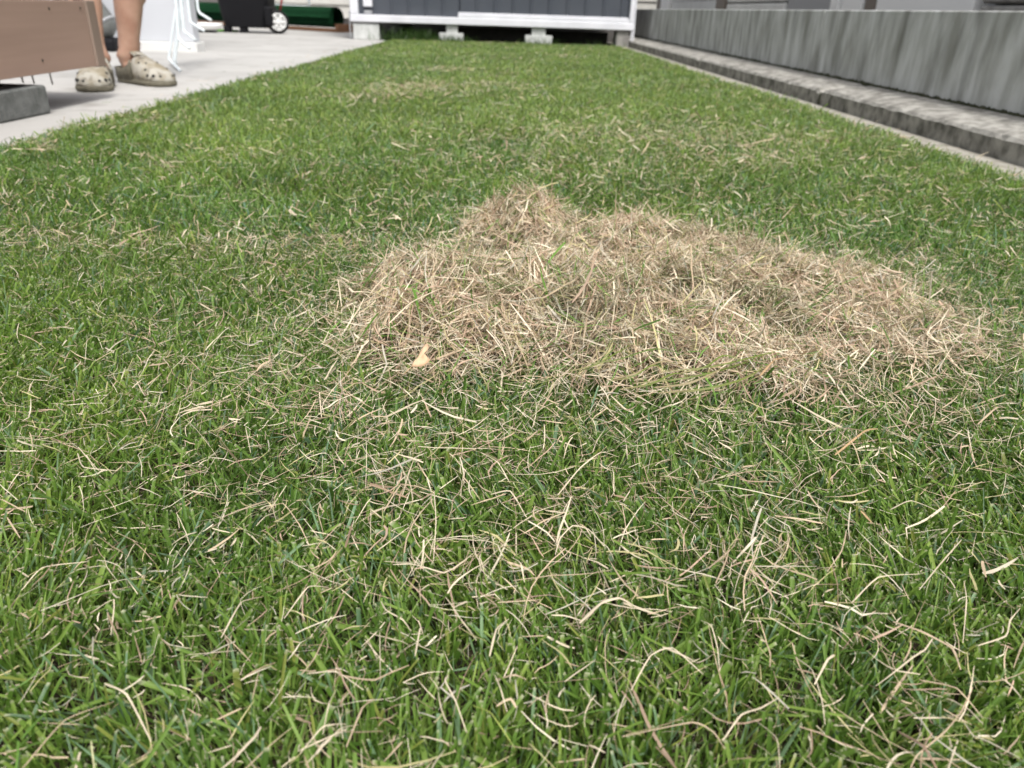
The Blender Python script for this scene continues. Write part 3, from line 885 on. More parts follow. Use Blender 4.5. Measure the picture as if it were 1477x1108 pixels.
def grass_patch(x, y, K, fold, wmul=1.0, lmul=1.0):
    n = len(x)
    az = rng.random(n) * 2 * math.pi
    flow = (NZ[2](x, y, 5.0) - 0.5) * 6.0 + 1.0                   # combed directions in places
    comb = rng.random(n) < 0.35
    az = np.where(comb, flow + rng.normal(0, 0.5, n), az)
    lean = np.abs(rng.normal(0.32, 0.26, n))
    lean = np.where(rng.random(n) < 0.16, rng.uniform(0.9, 1.35, n), lean)
    bend = rng.normal(0.55, 0.45, n)
    L = rng.gamma(7.0, 0.0050, n) * lmul
    cut = 0.0235 + 0.008 * (NZ[3](x, y, 4.0) - 0.5) + rng.normal(0, 0.0035, n)
    tall = rng.random(n) < 0.03
    cut = np.where(tall, cut * rng.uniform(1.2, 1.7, n), cut)
    L = np.where(tall, L * 1.35, L)
    # shorter under the straw heap
    ph = pile_h(x, y)
    cut = np.where(ph > 0.024, np.minimum(cut, 0.016), cut)
    s = np.array([0, 0.38, 0.72, 0.955, 1.0]) if K == 5 else (np.array([0, 0.5, 0.94, 1.0]) if K == 4 else np.array([0, 0.6, 1.0]))
    # solve the cut: shorten the blade until its tip is at the cut height
    def zat(frac):
        th = lean[:, None] + bend[:, None] * frac[None, :]
        return th
    sub = np.linspace(0, 1, 13)
    th = np.clip(zat((sub[1:] + sub[:-1]) / 2), -0.3, 1.9)
    zz = np.concatenate([np.zeros((n, 1)), np.cumsum(np.cos(th), axis=1) / 12], axis=1) * L[:, None]
    rr = np.concatenate([np.zeros((n, 1)), np.cumsum(np.sin(th), axis=1) / 12], axis=1) * L[:, None]
    over = zz > cut[:, None]
    first = np.where(over.any(axis=1), over.argmax(axis=1), 12)
    frac_end = np.maximum(first / 12.0, 0.34)
    was_cut = over.any(axis=1)
    blunt = was_cut | (rng.random(n) < 0.35)
    pos = s[None, :] * frac_end[:, None] * 12
    i0 = np.clip(pos.astype(int), 0, 11)
    fr = pos - i0
    ar = np.arange(n)[:, None]
    Z = zz[ar, i0] * (1 - fr) + zz[ar, i0 + 1] * fr
    RR = rr[ar, i0] * (1 - fr) + rr[ar, i0 + 1] * fr
    side_dir = np.stack([-np.sin(az), np.cos(az), np.zeros(n)], axis=1)
    fwd = np.stack([np.cos(az), np.sin(az), np.zeros(n)], axis=1)
    sway = rng.normal(0, 0.10, n)[:, None] * (s[None, :] ** 2) * L[:, None]
    Pp = np.stack([x, y, np.full(n, -0.006)], axis=1)[:, None, :] + fwd[:, None, :] * RR[..., None] + side_dir[:, None, :] * sway[..., None]
    Pp[..., 2] += Z
    w0 = rng.gamma(4.5, 0.000215, n) * wmul                        # half width about 1 mm
    prof_b = np.interp(s, [0, .35, .95, 1], [0.75, 1.0, 0.86, 0.80])
    prof_p = np.interp(s, [0, .35, .7, .95, 1], [0.8, 1.0, 0.72, 0.22, 0.03])
    Wd = w0[:, None] * np.where(blunt[:, None], prof_b[None, :], prof_p[None, :])
    tw = rng.normal(0, 0.55, n)[:, None] + rng.normal(0, 0.5, n)[:, None] * s[None, :]
    up = np.array([0, 0, 1.0])
    nb = np.cross(side_dir, fwd)                                   # vertical-ish
    thk = np.clip(lean[:, None] + bend[:, None] * s[None, :] * frac_end[:, None], -0.3, 1.9)
    tang = fwd[:, None, :] * np.sin(thk)[..., None] + up[None, None, :] * np.cos(thk)[..., None]
    nor = np.cross(np.broadcast_to(side_dir[:, None, :], tang.shape), tang)
    S = side_dir[:, None, :] * np.cos(tw)[..., None] + nor * np.sin(tw)[..., None]
    N2 = nor * np.cos(tw)[..., None] - side_dir[:, None, :] * np.sin(tw)[..., None]
    col = grass_tint(n, x, y, False)
    Cc = np.repeat(col[:, None, :], len(s), axis=1)
    base_pale = np.interp(s, [0, .25, .45], [0.55, 0.15, 0.0])     # leaf sheaths are paler and yellower than the blade
    Cc = Cc * (1 - base_pale[None, :, None]) + np.array([0.24, 0.25, 0.10]) * base_pale[None, :, None]
    tipc = np.array([0.60, 0.60, 0.40])
    dry = blunt & (rng.random(n) < 0.75)
    Cc[:, -1, :] = np.where(dry[:, None], tipc * (0.7 + 0.4 * rng.random(n))[:, None], Cc[:, -1, :])
    if K == 3:                                                     # coarse far blades: the tip colour would spread over half the blade
        Cc[:, -1, :] = col * 0.70 + Cc[:, -1, :] * 0.30
    f = N2 * (Wd * 0.55)[..., None] if fold else None
    return ribbons(Pp, Wd, S, Cc, f)

def scatter(density, x0, x1, y0, y1, keep=None):
    n = int(density * (x1 - x0) * (y1 - y0))
    x = rng.uniform(x0, x1, n); y = rng.uniform(y0, y1, n)
    # clump: pull toward shoot centres
    nc = n // 4
    cx_, cy_ = rng.uniform(x0, x1, nc), rng.uniform(y0, y1, nc)
    pick = rng.integers(0, nc, n)
    pull = rng.random(n) < 0.7
    x = np.where(pull, cx_[pick] + rng.normal(0, 0.0016, n), x)
    y = np.where(pull, cy_[pick] + rng.normal(0, 0.0016, n), y)
    ok = (x > left_edge(y)) & (x < right_edge(y))
    ok &= ~((pile_h(x, y) > 0.022) & (rng.random(n) < 0.8))
    if keep is not None: ok &= keep(x, y)
    return x[ok], y[ok]

def in_view(x, y): return np.abs(x - 0.028 * y) < 0.70 * (0.90 * y + 0.14) + 0.05
parts = []
x, y = scatter(104000, -0.75, 0.80, 0.12, 0.95, in_view)
parts.append(grass_patch(x, y, 4, True, 0.72))
x, y = scatter(24000, -1.05, 1.15, -0.35, 0.95, lambda a, b: ~(in_view(a, b) & (b > 0.12)))
parts.append(grass_patch(x, y, 3, False, 1.25))
x, y = scatter(42000, -1.08, 1.15, 0.95, 2.0)
parts.append(grass_patch(x, y, 4, False, 0.88))
x, y = scatter(27000, -1.08, 1.15, 2.0, 3.6)
parts.append(grass_patch(x, y, 3, False, 1.25))
x, y = scatter(14500, -1.08, 1.15, 3.6, 7.8)
parts.append(grass_patch(x, y, 3, False, 1.7))
# tall weeds in front of and under the shed
n = 900
x = np.concatenate([rng.normal(-0.82, 0.16, n), rng.normal(-0.45, 0.10, 350), rng.normal(0.36, 0.10, 120), rng.normal(0.9, 0.2, 60)])
y = np.concatenate([rng.normal(7.86, 0.07, n), rng.normal(7.80, 0.05, 350), rng.normal(7.79, 0.03, 120), rng.normal(7.82, 0.04, 60)])
def weeds(x, y):
    n = len(x)
    s = np.array([0, .35, .7, 1.0])
    az = rng.random(n) * 6.283
    L = rng.uniform(0.05, 0.14, n) * np.where(x < -0.6, 1.0, 0.6)
    lean = np.abs(rng.normal(.25, .2, n))
    fwd = np.stack([np.cos(az), np.sin(az), np.zeros(n)], 1)
    sd_ = np.stack([-np.sin(az), np.cos(az), np.zeros(n)], 1)
    Rr = (s[None] ** 1.8) * (np.sin(lean) * L)[:, None] * 1.6
    Z = s[None] * (np.cos(lean) * L)[:, None]
    Pp = np.stack([x, y, np.full(n, -0.005)], 1)[:, None] + fwd[:, None] * Rr[..., None]
    Pp[..., 2] += Z
    Wd = rng.uniform(.0012, .0028, n)[:, None] * np.array([.8, 1, .8, .1])[None]
    c = np.array([0.06, 0.12, 0.028]) * rng.uniform(.5, 1.4, n)[:, None]
    return ribbons(Pp, Wd, np.repeat(sd_[:, None], 4, 1), np.repeat(c[:, None], 4, 1))
lawn_weeds = tag(strands_object("weeds", [weeds(x, y)], M['grass']), "dark weeds growing under the shed's front edge", "weeds", kind='stuff')
tag(strands_object("lawn_grass", parts, M['grass']), "short mown green lawn with pale cut blade tips", "grass", kind='stuff')

# ------------------------------------------------------------------ dry straw
STRAW_C = {'p': (0.74, 0.630, 0.470), 't': (0.60, 0.465, 0.325), 'b': (0.32, 0.22, 0.16), 'o': (0.58, 0.39, 0.22), 'y': (0.62, 0.60, 0.34), 'g': (0.34, 0.40, 0.10)}
def straw_cols(n, green=0.06):
    pal = np.array([STRAW_C['p'], (0.80, 0.71, 0.55), STRAW_C['t'], (0.54, 0.385, 0.285), (0.38, 0.27, 0.19), (0.50, 0.46, 0.38), (0.56, 0.50, 0.26)])
    w = np.array([.24, .16, .22, .14, .09, .07, .08]); w /= w.sum()
    c = pal[rng.choice(len(pal), n, p=w)] * rng.uniform(0.75, 1.12, n)[:, None]
    g = rng.random(n) < green
    gc_ = np.array([0.11, 0.21, 0.04]) * rng.uniform(.7, 1.5, n)[:, None]
    return np.where(g[:, None], gc_, c)

def straw_strands(x, y, z, slope_dir, L, w, K=6, tilt_sd=0.22, green=0.06, curl=0.5, cols=None):
    """Strands centred at x,y,z. slope_dir (n,2) is the surface gradient the strand lies along."""
    n = len(x)
    az = rng.random(n) * 2 * math.pi
    seg = 1.0 / (K - 1)
    dth = rng.normal(0, curl, (n, K - 1)) * 0.35 + rng.normal(0, curl * 0.45, n)[:, None]
    kink = rng.random(n) < 0.16
    kpos = rng.integers(1, K - 1, n)
    dth[np.arange(n)[kink], kpos[kink]] += rng.normal(0, 0.9, kink.sum())
    h_ = az[:, None] + np.cumsum(dth, axis=1)
    el = rng.normal(0, tilt_sd, n)[:, None] + np.cumsum(rng.normal(0, 0.09, (n, K - 1)), axis=1)
    stepx = np.cos(h_) * np.cos(el); stepy = np.sin(h_) * np.cos(el)
    stepz = np.sin(el) + stepx * slope_dir[:, 0][:, None] + stepy * slope_dir[:, 1][:, None]
    st = np.stack([stepx, stepy, stepz], axis=2)
    st /= np.linalg.norm(st, axis=2, keepdims=True)
    st *= (L * seg)[:, None, None]
    P = np.concatenate([np.zeros((n, 1, 3)), np.cumsum(st, axis=1)], axis=1)
    P -= P.mean(axis=1, keepdims=True)
    P += np.stack([x, y, z], axis=1)[:, None, :]
    tg = np.gradient(P, axis=1)
    tg /= np.linalg.norm(tg, axis=2, keepdims=True) + 1e-9
    ref = np.stack([rng.normal(0, .7, n), rng.normal(0, .7, n), np.ones(n)], axis=1)
    S = np.cross(tg, ref[:, None, :])
    S /= np.linalg.norm(S, axis=2, keepdims=True) + 1e-9
    taper = np.interp(np.linspace(0, 1, K), [0, .12, .6, 1], [.7, 1, .9, .35])
    W = w[:, None] * taper[None, :] * rng.uniform(.85, 1.15, (n, K))
    c = straw_cols(n, green) if cols is None else cols
    Cc = c[:, None, :] * rng.uniform(0.9, 1.08, (n, K))[..., None]
    P[..., 2] = np.maximum(P[..., 2], 0.003)
    return ribbons(P, W, S, Cc)

# the heap
def gradients(x, y, e=0.006):
    gx = (pile_h(x + e, y) - pile_h(x - e, y)) / (2 * e)
    gy = (pile_h(x, y + e) - pile_h(x, y - e)) / (2 * e)
    return np.clip(np.stack([gx, gy], axis=1), -1.3, 1.3)
n = 300000
x = rng.uniform(-0.30, 0.66, n); y = rng.uniform(0.42, 1.35, n)
ph = pile_h(x, y)
ok = rng.random(n) < np.clip(ph / 0.040, 0.0, 1) ** 1.15
x, y, ph = x[ok], y[ok], ph[ok]
n = len(x)
take = min(n, 27000)
x, y, ph = x[:take], y[:take], ph[:take]; n = take
lvl = 1 - 0.60 * rng.random(n) ** 1.4
z = 0.016 + ph * lvl + rng.normal(0, 0.0025, n)
L = rng.gamma(5, 0.0066, n); w = rng.gamma(5, 0.000092, n)
clump_tint = np.clip(NZ[6](x + 9, y + 2, 17) * 0.6 + NZ[3](x + 4, y, 45) * 0.4 - 0.46, 0, 1) * 1.6      # darker brown and greenish clumps in the thatch
hc = 1.05 * straw_cols(n, 0.14) * (1 - np.clip(clump_tint, 0, .42))[:, None] * 1.06 * (1 + np.clip(clump_tint, 0, .5)[:, None] * np.array([-.05, .06, -.15]))
parts = [straw_strands(x, y, z, gradients(x, y) * 0.9, L, w, 6, 0.46, 0.11, 0.22, hc)]
n = 2200                                    # ends that stick out of the heap
x = rng.uniform(-0.24, 0.62, n); y = rng.uniform(0.46, 1.3, n)
ph = pile_h(x, y); ok = ph > 0.012
x, y, ph = x[ok], y[ok], ph[ok]; n = len(x)
parts.append(straw_strands(x, y, 0.022 + ph, gradients(x, y) * .5, rng.gamma(7, 0.006, n), rng.gamma(6, 0.00010, n), 6, 0.6, 0.14, 0.3))
n = 15000                                   # loose skirt thinning out round the heap
k = rng.integers(0, len(PILE), n)
pa = np.array(PILE)[k]
x = pa[:, 0] + rng.normal(0, 1, n) * pa[:, 2] * 1.15 + rng.normal(0, 0.02, n); y = pa[:, 1] + rng.normal(0, 1, n) * pa[:, 3] * 1.05
ok = (NZ[1](x + 7, y + 3, 26) + 0.5 * NZ[3](x, y, 60)) > rng.random(n) * 1.1 + 0.10
x, y = x[ok], y[ok]; n = len(x)
parts.append(straw_strands(x, y, 0.017 + pile_h(x, y) * rng.uniform(.5, 1.05, n) + rng.normal(0, .004, n), gradients(x, y) * .7, rng.gamma(5, 0.0056, n), rng.gamma(5, 0.00008, n), 6, 0.38, 0.10, 0.22))
heap = tag(strands_object("thatch_heap", parts, M['straw']), "heap of raked dry straw thatch on the lawn", "heap", kind='stuff')
# packed core below the strands
bm = bmesh.new()
nx, ny = 90, 90
g = [[None] * (ny + 1) for _ in range(nx + 1)]
for i in range(nx + 1):
    for j in range(ny + 1):
        px, py = -0.30 + 0.96 * i / nx, 0.42 + 0.93 * j / ny
        hh = float(pile_h(px, py))
        g[i][j] = bm.verts.new((px, py, 0.000 + hh * 0.55 - (0.016 if hh < 0.016 else 0)))
for i in range(nx):
    for j in range(ny):
        bm.faces.new((g[i][j], g[i + 1][j], g[i + 1][j + 1], g[i][j + 1]))
me = bpy.data.meshes.new("packed_core"); bm.to_mesh(me); bm.free()
M['core'] = noisy("packed_thatch", (0.075, 0.055, 0.034), (0.15, 0.11, 0.068), 160, bump=1.0, bump_scale=400)
link("packed_core", me, M['core'], heap, True)

# straw scattered over the lawn
def straw_density(x, y):
    d = 0.20 + 1.5 * np.clip(NZ[4](x, y, 3.2) - 0.42, 0, 1) + 1.6 * np.clip(NZ[7](x + 2, y, 9.0) - 0.55, 0, 1)
    dist = np.hypot((x - 0.16) / 0.42, (y - 0.82) / 0.42)
    d += 1.5 * np.exp(-np.clip(dist - 0.7, 0, 9) ** 2 / 0.22)
    d += 0.9 * np.exp(-(((x + 0.25) / 0.18) ** 2 + ((y - 0.62) / 0.16) ** 2))
    d += 0.55 * np.exp(-(((x - 0.03) / 0.10) ** 2 + ((y - 0.50) / 0.06) ** 2)) * 0.6
    for px, py, pr2, a in ((-0.36, 3.05, 0.22, 1.2), (-0.05, 3.0, 0.12, .5), (0.45, 2.0, 0.35, .6), (0.62, 1.8, .25, .5), (0.15, 1.6, 0.2, .5), (-1.0, 1.68, 0.05, 2.5)):
        d += a * np.exp(-(((x - px) / pr2) ** 2 + ((y - py) / (pr2 * 1.2)) ** 2))
    return d
def scatter_straw(count, x0, x1, y0, y1, lmul, wmul, K=6):
    x = rng.uniform(x0, x1, count); y = rng.uniform(y0, y1, count)
    ok = (rng.random(count) < straw_density(x, y) * 0.55) & (x > left_edge(y) + 0.01) & (x < right_edge(y) - .01)
    x, y = x[ok], y[ok]; n = len(x)
    ph = pile_h(x, y)
    z = rng.uniform(0.011, 0.026, n) + ph
    L = rng.gamma(4.2, 0.0068, n) * lmul
    w = rng.gamma(5, 0.000115, n) * wmul
    wide = rng.random(n) < 0.05
    w = np.where(wide, w * 1.9, w)
    return straw_strands(x, y, z, np.zeros((n, 2)), L, w, K, 0.42, 0.05, 0.20)
parts = [scatter_straw(34000, -0.80, 0.85, 0.10, 1.0, 0.62, 0.42),
         scatter_straw(26000, -1.08, 1.15, 0.9, 2.2, 0.62, 0.78, 5),
         scatter_straw(8000, -1.08, 1.15, 2.2, 4.4, 1.05, 1.3, 4),
         scatter_straw(4000, -1.08, 1.15, 4.4, 7.7, 1.1, 1.6, 4),
         scatter_straw(2500, -1.08, 1.15, -0.35, 0.12, 1.0, 0.8, 4)]
# short broken bits low between the blades
n = 14000
x = rng.uniform(-0.8, 0.85, n); y = rng.uniform(0.1, 1.1, n)
parts.append(straw_strands(x, y, rng.uniform(0.006, 0.019, n), np.zeros((n, 2)), rng.gamma(3, .0042, n), rng.gamma(5, .00006, n), 4, .35, .0, .4))
# tangled tufts the rake left behind
TUFTS = [(-0.152, 0.363), (-0.125, 0.531), (-0.073, 0.469), (0.061, 0.309), (0.121, 0.345), (0.211, 0.237), (0.177, 0.219), (-0.066, 0.249), (-0.611, 1.450), (-0.913, 1.591),
         (-0.267, 3.164), (-0.192, 0.578), (-0.238, 0.503), (0.022, 0.368), (0.182, 0.386), (-0.066, 0.416), (0.180, 0.323), (-0.312, 0.460), (-0.004, 0.462)]
for tx, ty in TUFTS:
    m_ = int(rng.integers(26, 60)) if ty > 0.30 else int(rng.integers(12, 20))
    sp = rng.uniform(.012, .026)
    a0 = rng.random() * 6.28
    u1, u2 = rng.normal(0, sp * 1.5, m_), rng.normal(0, sp * .6, m_)
    parts.append(straw_strands(tx + u1 * math.cos(a0) - u2 * math.sin(a0), ty + u1 * math.sin(a0) + u2 * math.cos(a0), rng.uniform(.012, .031, m_), np.zeros((m_, 2)),
                               rng.gamma(5, .0062, m_), rng.gamma(5, .00007, m_), 6, .30, .03, .30))
for tx, ty, tr, m_ in ((-0.30, 3.15, .17, 700), (-0.26, 4.1, .10, 260), (-0.42, 2.75, .10, 220), (0.02, 3.3, .10, 200), (0.35, 2.25, .28, 420), (0.62, 2.0, .20, 300), (0.10, 1.75, .22, 320), (0.2, 5.2, .3, 260)):
    x = rng.normal(tx, tr, m_); y = rng.normal(ty, tr * 1.1, m_)          # thinned dry patches far down the lawn
    parts.append(straw_strands(x, y, rng.uniform(.014, .028, m_), np.zeros((m_, 2)), rng.gamma(4, .006, m_), rng.gamma(5, .00015, m_), 4, .35, .0, .25))
n = 150                                     # a few bits blown onto the patio
x = left_edge(np.zeros(n)) - np.abs(rng.normal(0, .12, n)) + .01; y = rng.uniform(1.2, 6.5, n)
parts.append(straw_strands(x, y, np.full(n, .004), np.zeros((n, 2)), rng.gamma(4, .006, n), rng.gamma(5, .00013, n), 4, .02, .2, .3))

def smooth_path(pts, per=5):
    """Catmull-Rom through the traced points."""
    P = [Vector(p) for p in pts]
    P = [P[0] * 2 - P[1]] + P + [P[-1] * 2 - P[-2]]
    out = []
    for i in range(1, len(P) - 2):
        for k in range(per):
            t = k / per
            a, b, c, d = P[i - 1], P[i], P[i + 1], P[i + 2]
            out.append(0.5 * ((2 * b) + (c - a) * t + (2 * a - 5 * b + 4 * c - d) * t * t + (3 * b - a - 3 * c + d) * t ** 3))
    out.append(P[-2])
    return out

def traced(pts, wid, col, z0=0.0265, arch=0.003):
    n = len(pts)
    P3 = []
    for i, p in enumerate(pts):
        u = i / (n - 1)
        P3.append((p[0], p[1], z0 + arch * math.sin(math.pi * u) - 0.004 * (2 * u - 1) ** 2 + random.uniform(-.0015, .0015)))
    path = np.array([tuple(v) for v in smooth_path(P3)])
    K = len(path)
    kn = np.arange(0, K, 5)
    lin = np.stack([np.interp(np.arange(K), kn, path[kn, a]) for a in range(3)], axis=1)
    path = path * 0.5 + lin * 0.5                                  # stems kink rather than curl
    tg = np.gradient(path, axis=0); tg /= np.linalg.norm(tg, axis=1, keepdims=True)
    eye = np.array([0, 0, 1.0]) + np.array([random.uniform(-.5, .5), random.uniform(-.7, .1), 0])
    S = np.cross(tg, eye); S /= np.linalg.norm(S, axis=1, keepdims=True)
    u = np.linspace(0, 1, K)
    W = (wid * 0.48 / 2000.0) * np.interp(u, [0, .1, .75, 1], [.65, 1, .9, .45]) * (1 + 0.12 * np.sin(u * 17 + random.random() * 6))
    c = np.array(STRAW_C[col]) * random.uniform(.80, 1.02)
    Cc = c[None] * (1 + 0.10 * np.sin(u * 9 + random.random() * 6))[:, None]
    nor = np.cross(S, tg)
    return ribbons(path[None], W[None], S[None], Cc[None], (nor * (W * .45)[:, None])[None])
STRAWS = [
  ('pale broad dry blade kinked at one end near the lower left corner', 1.8, 'p', [(-0.1717, 0.2506), (-0.1558, 0.2393), (-0.1384, 0.2201)]),
  ('short broad straw blade standing off the grass left of centre foreground', 2.09, 'p', [(-0.1296, 0.2802), (-0.1241, 0.297), (-0.1188, 0.3089)]),
  ('cream cut stub pointing out of the bottom edge at far left', 1.63, 'y', [(-0.1628, 0.2198), (-0.1539, 0.204)]),
  ('long arched straw stem on the left foreground grass', 1.28, 'p', [(-0.2405, 0.309), (-0.235, 0.321), (-0.2186, 0.3334)]),
  ('long straight straw running up from the lower left corner', 1.15, 't', [(-0.1835, 0.2061), (-0.1739, 0.2241), (-0.1637, 0.2418)]),
  ('small broad tan flake at the left edge, lower of two', 1.96, 't', [(-0.2834, 0.371), (-0.2669, 0.3542)]),
  ('small tan straw flake at the left edge, upper of two', 2.06, 't', [(-0.2963, 0.3884), (-0.277, 0.3788)]),
  ('sharply elbowed pale straw at left, a short end hanging down', 1.39, 'p', [(-0.1997, 0.2956), (-0.1869, 0.2968), (-0.1826, 0.2806)]),
  ('hooked straw curving down beside the small straw tuft at left', 1.41, 't', [(-0.1384, 0.3828), (-0.1248, 0.3818), (-0.1108, 0.3629), (-0.1027, 0.3514)]),
  ('widest pale dry blade, bowed, right of centre in the foreground', 2.87, 'p', [(0.0464, 0.2928), (0.0577, 0.299), (0.068, 0.3043), (0.0774, 0.304)]),
  ('short wide upright pale blade at right foreground', 2.29, 'p', [(0.1687, 0.272), (0.1606, 0.2632), (0.1529, 0.2552)]),
  ('longest curved straw sweeping down to the bottom right corner', 1.33, 't', [(0.2267, 0.2537), (0.2104, 0.236), (0.1953, 0.2233), (0.1782, 0.2124), (0.1735, 0.2075)]),
  ('split pale straw bending up to the right near the bottom edge', 1.52, 'p', [(0.101, 0.223), (0.11, 0.2305), (0.1212, 0.2364), (0.1336, 0.2477)]),
  ('level straw dipping at its right end near the bottom edge', 1.17, 't', [(0.0588, 0.2263), (0.088, 0.2267), (0.0963, 0.2229), (0.1007, 0.2182)]),
  ('frayed broad straw slanting down to the right at right foreground', 2.35, 't', [(0.2077, 0.2943), (0.2157, 0.2824), (0.2252, 0.2721), (0.2261, 0.2633)]),
  ('elbowed straw reaching out of the right edge', 1.59, 'p', [(0.2445, 0.2801), (0.2574, 0.2812), (0.266, 0.2919), (0.2833, 0.308)]),
  ('pale level straw slightly arched, upper right foreground', 1.97, 'p', [(0.2525, 0.3934), (0.2661, 0.3968), (0.2867, 0.3928)]),
  ('tiny orange-tan flake beside the arched straw at right', 2.54, 'o', [(0.2327, 0.3913), (0.2341, 0.3797)]),
  ('brownish broad blade leaning into the bottom right corner', 2.31, 'b', [(0.18, 0.2284), (0.1818, 0.215), (0.1867, 0.207)]),
  ('broad straw standing at the bottom edge near the right corner', 1.69, 'p', [(0.2048, 0.2258), (0.189, 0.207)]),
  ('arched straw bridge over the grass right of centre', 1.32, 'p', [(0.0662, 0.2507), (0.0775, 0.2662), (0.0885, 0.2699), (0.1019, 0.2606)]),
  ('bent broad straw with a flat top left of the centre line', 2.19, 't', [(-0.0648, 0.3842), (-0.0568, 0.4047), (-0.0483, 0.4121)]),
  ('long wavy straw snaking across the middle foreground', 1.49, 'p', [(-0.0531, 0.3349), (-0.0425, 0.3316), (-0.0339, 0.3238), (-0.0238, 0.3223), (-0.0164, 0.3311), (-0.009, 0.3475)]),
  ('hump shaped straw arch at the middle of the foreground', 1.62, 'p', [(0.0377, 0.3468), (0.0406, 0.3544), (0.0485, 0.3624), (0.0578, 0.362), (0.0667, 0.3544)]),
  ('thick sagging straw left of the foreground middle', 1.7, 'p', [(-0.0553, 0.3045), (-0.0511, 0.294), (-0.0418, 0.2855), (-0.0376, 0.2841)]),
  ('long thin straw curving up to the right above the centre', 1.66, 'p', [(0.0429, 0.4055), (0.0593, 0.4297), (0.0751, 0.4461), (0.0888, 0.452)]),
  ('smile shaped straw resting low over the grass near the bottom', 1.55, 't', [(-0.0681, 0.2561), (-0.0579, 0.2498), (-0.0498, 0.2479), (-0.0432, 0.2544), (-0.0362, 0.2619)]),
  ('forked broad straw hanging downward under the smile shaped straw', 1.78, 't', [(-0.0499, 0.2441), (-0.0529, 0.2325), (-0.0579, 0.2192)]),
  ('short broad stub rising to the right at bottom centre', 2.03, 'p', [(0.0011, 0.2689), (0.0043, 0.2807), (0.0105, 0.2932)]),
  ('curled tan flake with a raised tip at bottom centre', 1.89, 't', [(0.0038, 0.2551), (0.0126, 0.252), (0.0183, 0.2541)]),
  ('kinked straw pointing down to the bottom edge at centre', 1.36, 'p', [(-0.0176, 0.2568), (-0.0186, 0.2484), (-0.0133, 0.2366), (-0.0081, 0.2266)]),
  ('yellow green wilted stem slanting to the bottom edge', 1.34, 'g', [(-0.0056, 0.2408), (0.0024, 0.2314), (0.0129, 0.2173)]),
  ('orange-brown broad blade below the right side of the straw heap', 3.06, 'o', [(0.2428, 0.4585), (0.2738, 0.4831), (0.2915, 0.4984)]),
  ('pinkish broad straw at the right edge below the heap', 3.27, 't', [(0.3754, 0.5105), (0.3957, 0.5238), (0.4156, 0.54)]),
  ('upright pale stub left of the leaf below the heap', 2.32, 'p', [(-0.1367, 0.5395), (-0.127, 0.5007)]),
  ('crossed-over pale straw at right foreground rising to the right', 1.54, 'p', [(0.2817, 0.3638), (0.2492, 0.3312), (0.2349, 0.3206)]),
  ('upright thin straw near the right edge of the foreground', 1.45, 'p', [(0.2629, 0.3269), (0.2489, 0.3032), (0.2378, 0.2819)]),
  ('bowed straw at right ending in a hook toward the left', 1.58, 't', [(0.216, 0.3722), (0.1998, 0.3438), (0.1903, 0.3358)]),
]
THIN_STRAWS = [
  (1.25, [(-0.1299, 0.4088), (-0.1343, 0.383)]),
  (0.98, [(-0.1413, 0.2688), (-0.1191, 0.2709)]),
  (1.55, [(-0.2775, 0.4425), (-0.2603, 0.4174), (-0.243, 0.4238)]),
  (1.41, [(-0.2044, 0.4276), (-0.1848, 0.4486)]),
  (1.42, [(-0.1781, 0.4838), (-0.1645, 0.4494)]),
  (1.25, [(-0.1021, 0.2925), (-0.0927, 0.3068), (-0.085, 0.3166)]),
  (0.95, [(-0.103, 0.2414), (-0.105, 0.258)]),
  (1.18, [(-0.0771, 0.2161), (-0.0591, 0.2289)]),
  (1.16, [(0.1089, 0.2955), (0.1102, 0.2834), (0.1105, 0.2711), (0.1102, 0.2624)]),
  (1.4, [(0.1621, 0.3736), (0.1707, 0.3506), (0.1811, 0.332)]),
  (1.08, [(0.1487, 0.27), (0.1504, 0.2563), (0.1494, 0.2409), (0.148, 0.2309)]),
  (0.87, [(0.1183, 0.2349), (0.1215, 0.2184), (0.1206, 0.2064)]),
  (1.22, [(0.1898, 0.2358), (0.2075, 0.2352)]),
  (1.26, [(0.2043, 0.2571), (0.2144, 0.248), (0.2214, 0.2362)]),
  (1.51, [(0.1934, 0.3105), (0.2122, 0.3235), (0.2407, 0.3322)]),
  (1.72, [(-0.0451, 0.4059), (-0.0221, 0.3943)]),
  (1.73, [(0.0002, 0.4026), (0.0124, 0.3976), (0.0223, 0.3824)]),
  (1.41, [(-0.0033, 0.3384), (0.0119, 0.3595)]),
  (1.57, [(0.0157, 0.3656), (0.0153, 0.3462)]),
  (1.45, [(0.0049, 0.3072), (0.0277, 0.3093)]),
  (1.22, [(-0.0358, 0.4054), (-0.0316, 0.3663), (-0.0311, 0.3396)]),
  (1.23, [(-0.0637, 0.3474), (-0.0478, 0.37)]),
  (1.89, [(0.0129, 0.3443), (0.0173, 0.3301), (0.0193, 0.3216)]),
  (1.84, [(-0.0071, 0.4532), (0.0045, 0.4304), (0.0126, 0.4198)]),
  (1.1, [(-0.0827, 0.2567), (-0.0681, 0.2528), (-0.0556, 0.249)]),
  (1.01, [(-0.0763, 0.2164), (-0.0676, 0.2232), (-0.0598, 0.2296)]),
  (1.05, [(-0.0686, 0.2242), (-0.0678, 0.2359), (-0.0671, 0.2477)]),
  (1.24, [(0.0038, 0.2571), (0.0063, 0.2448), (0.0093, 0.2369)]),
  (1.69, [(-0.0344, 0.2697), (-0.0328, 0.2809), (-0.031, 0.2871)]),
  (1.17, [(0.0079, 0.2559), (0.0147, 0.2772)]),
  (1.01, [(-0.0724, 0.209), (-0.0606, 0.2216), (-0.0547, 0.2307)]),
  (0.94, [(-0.0534, 0.2857), (-0.0483, 0.2523)]),
]

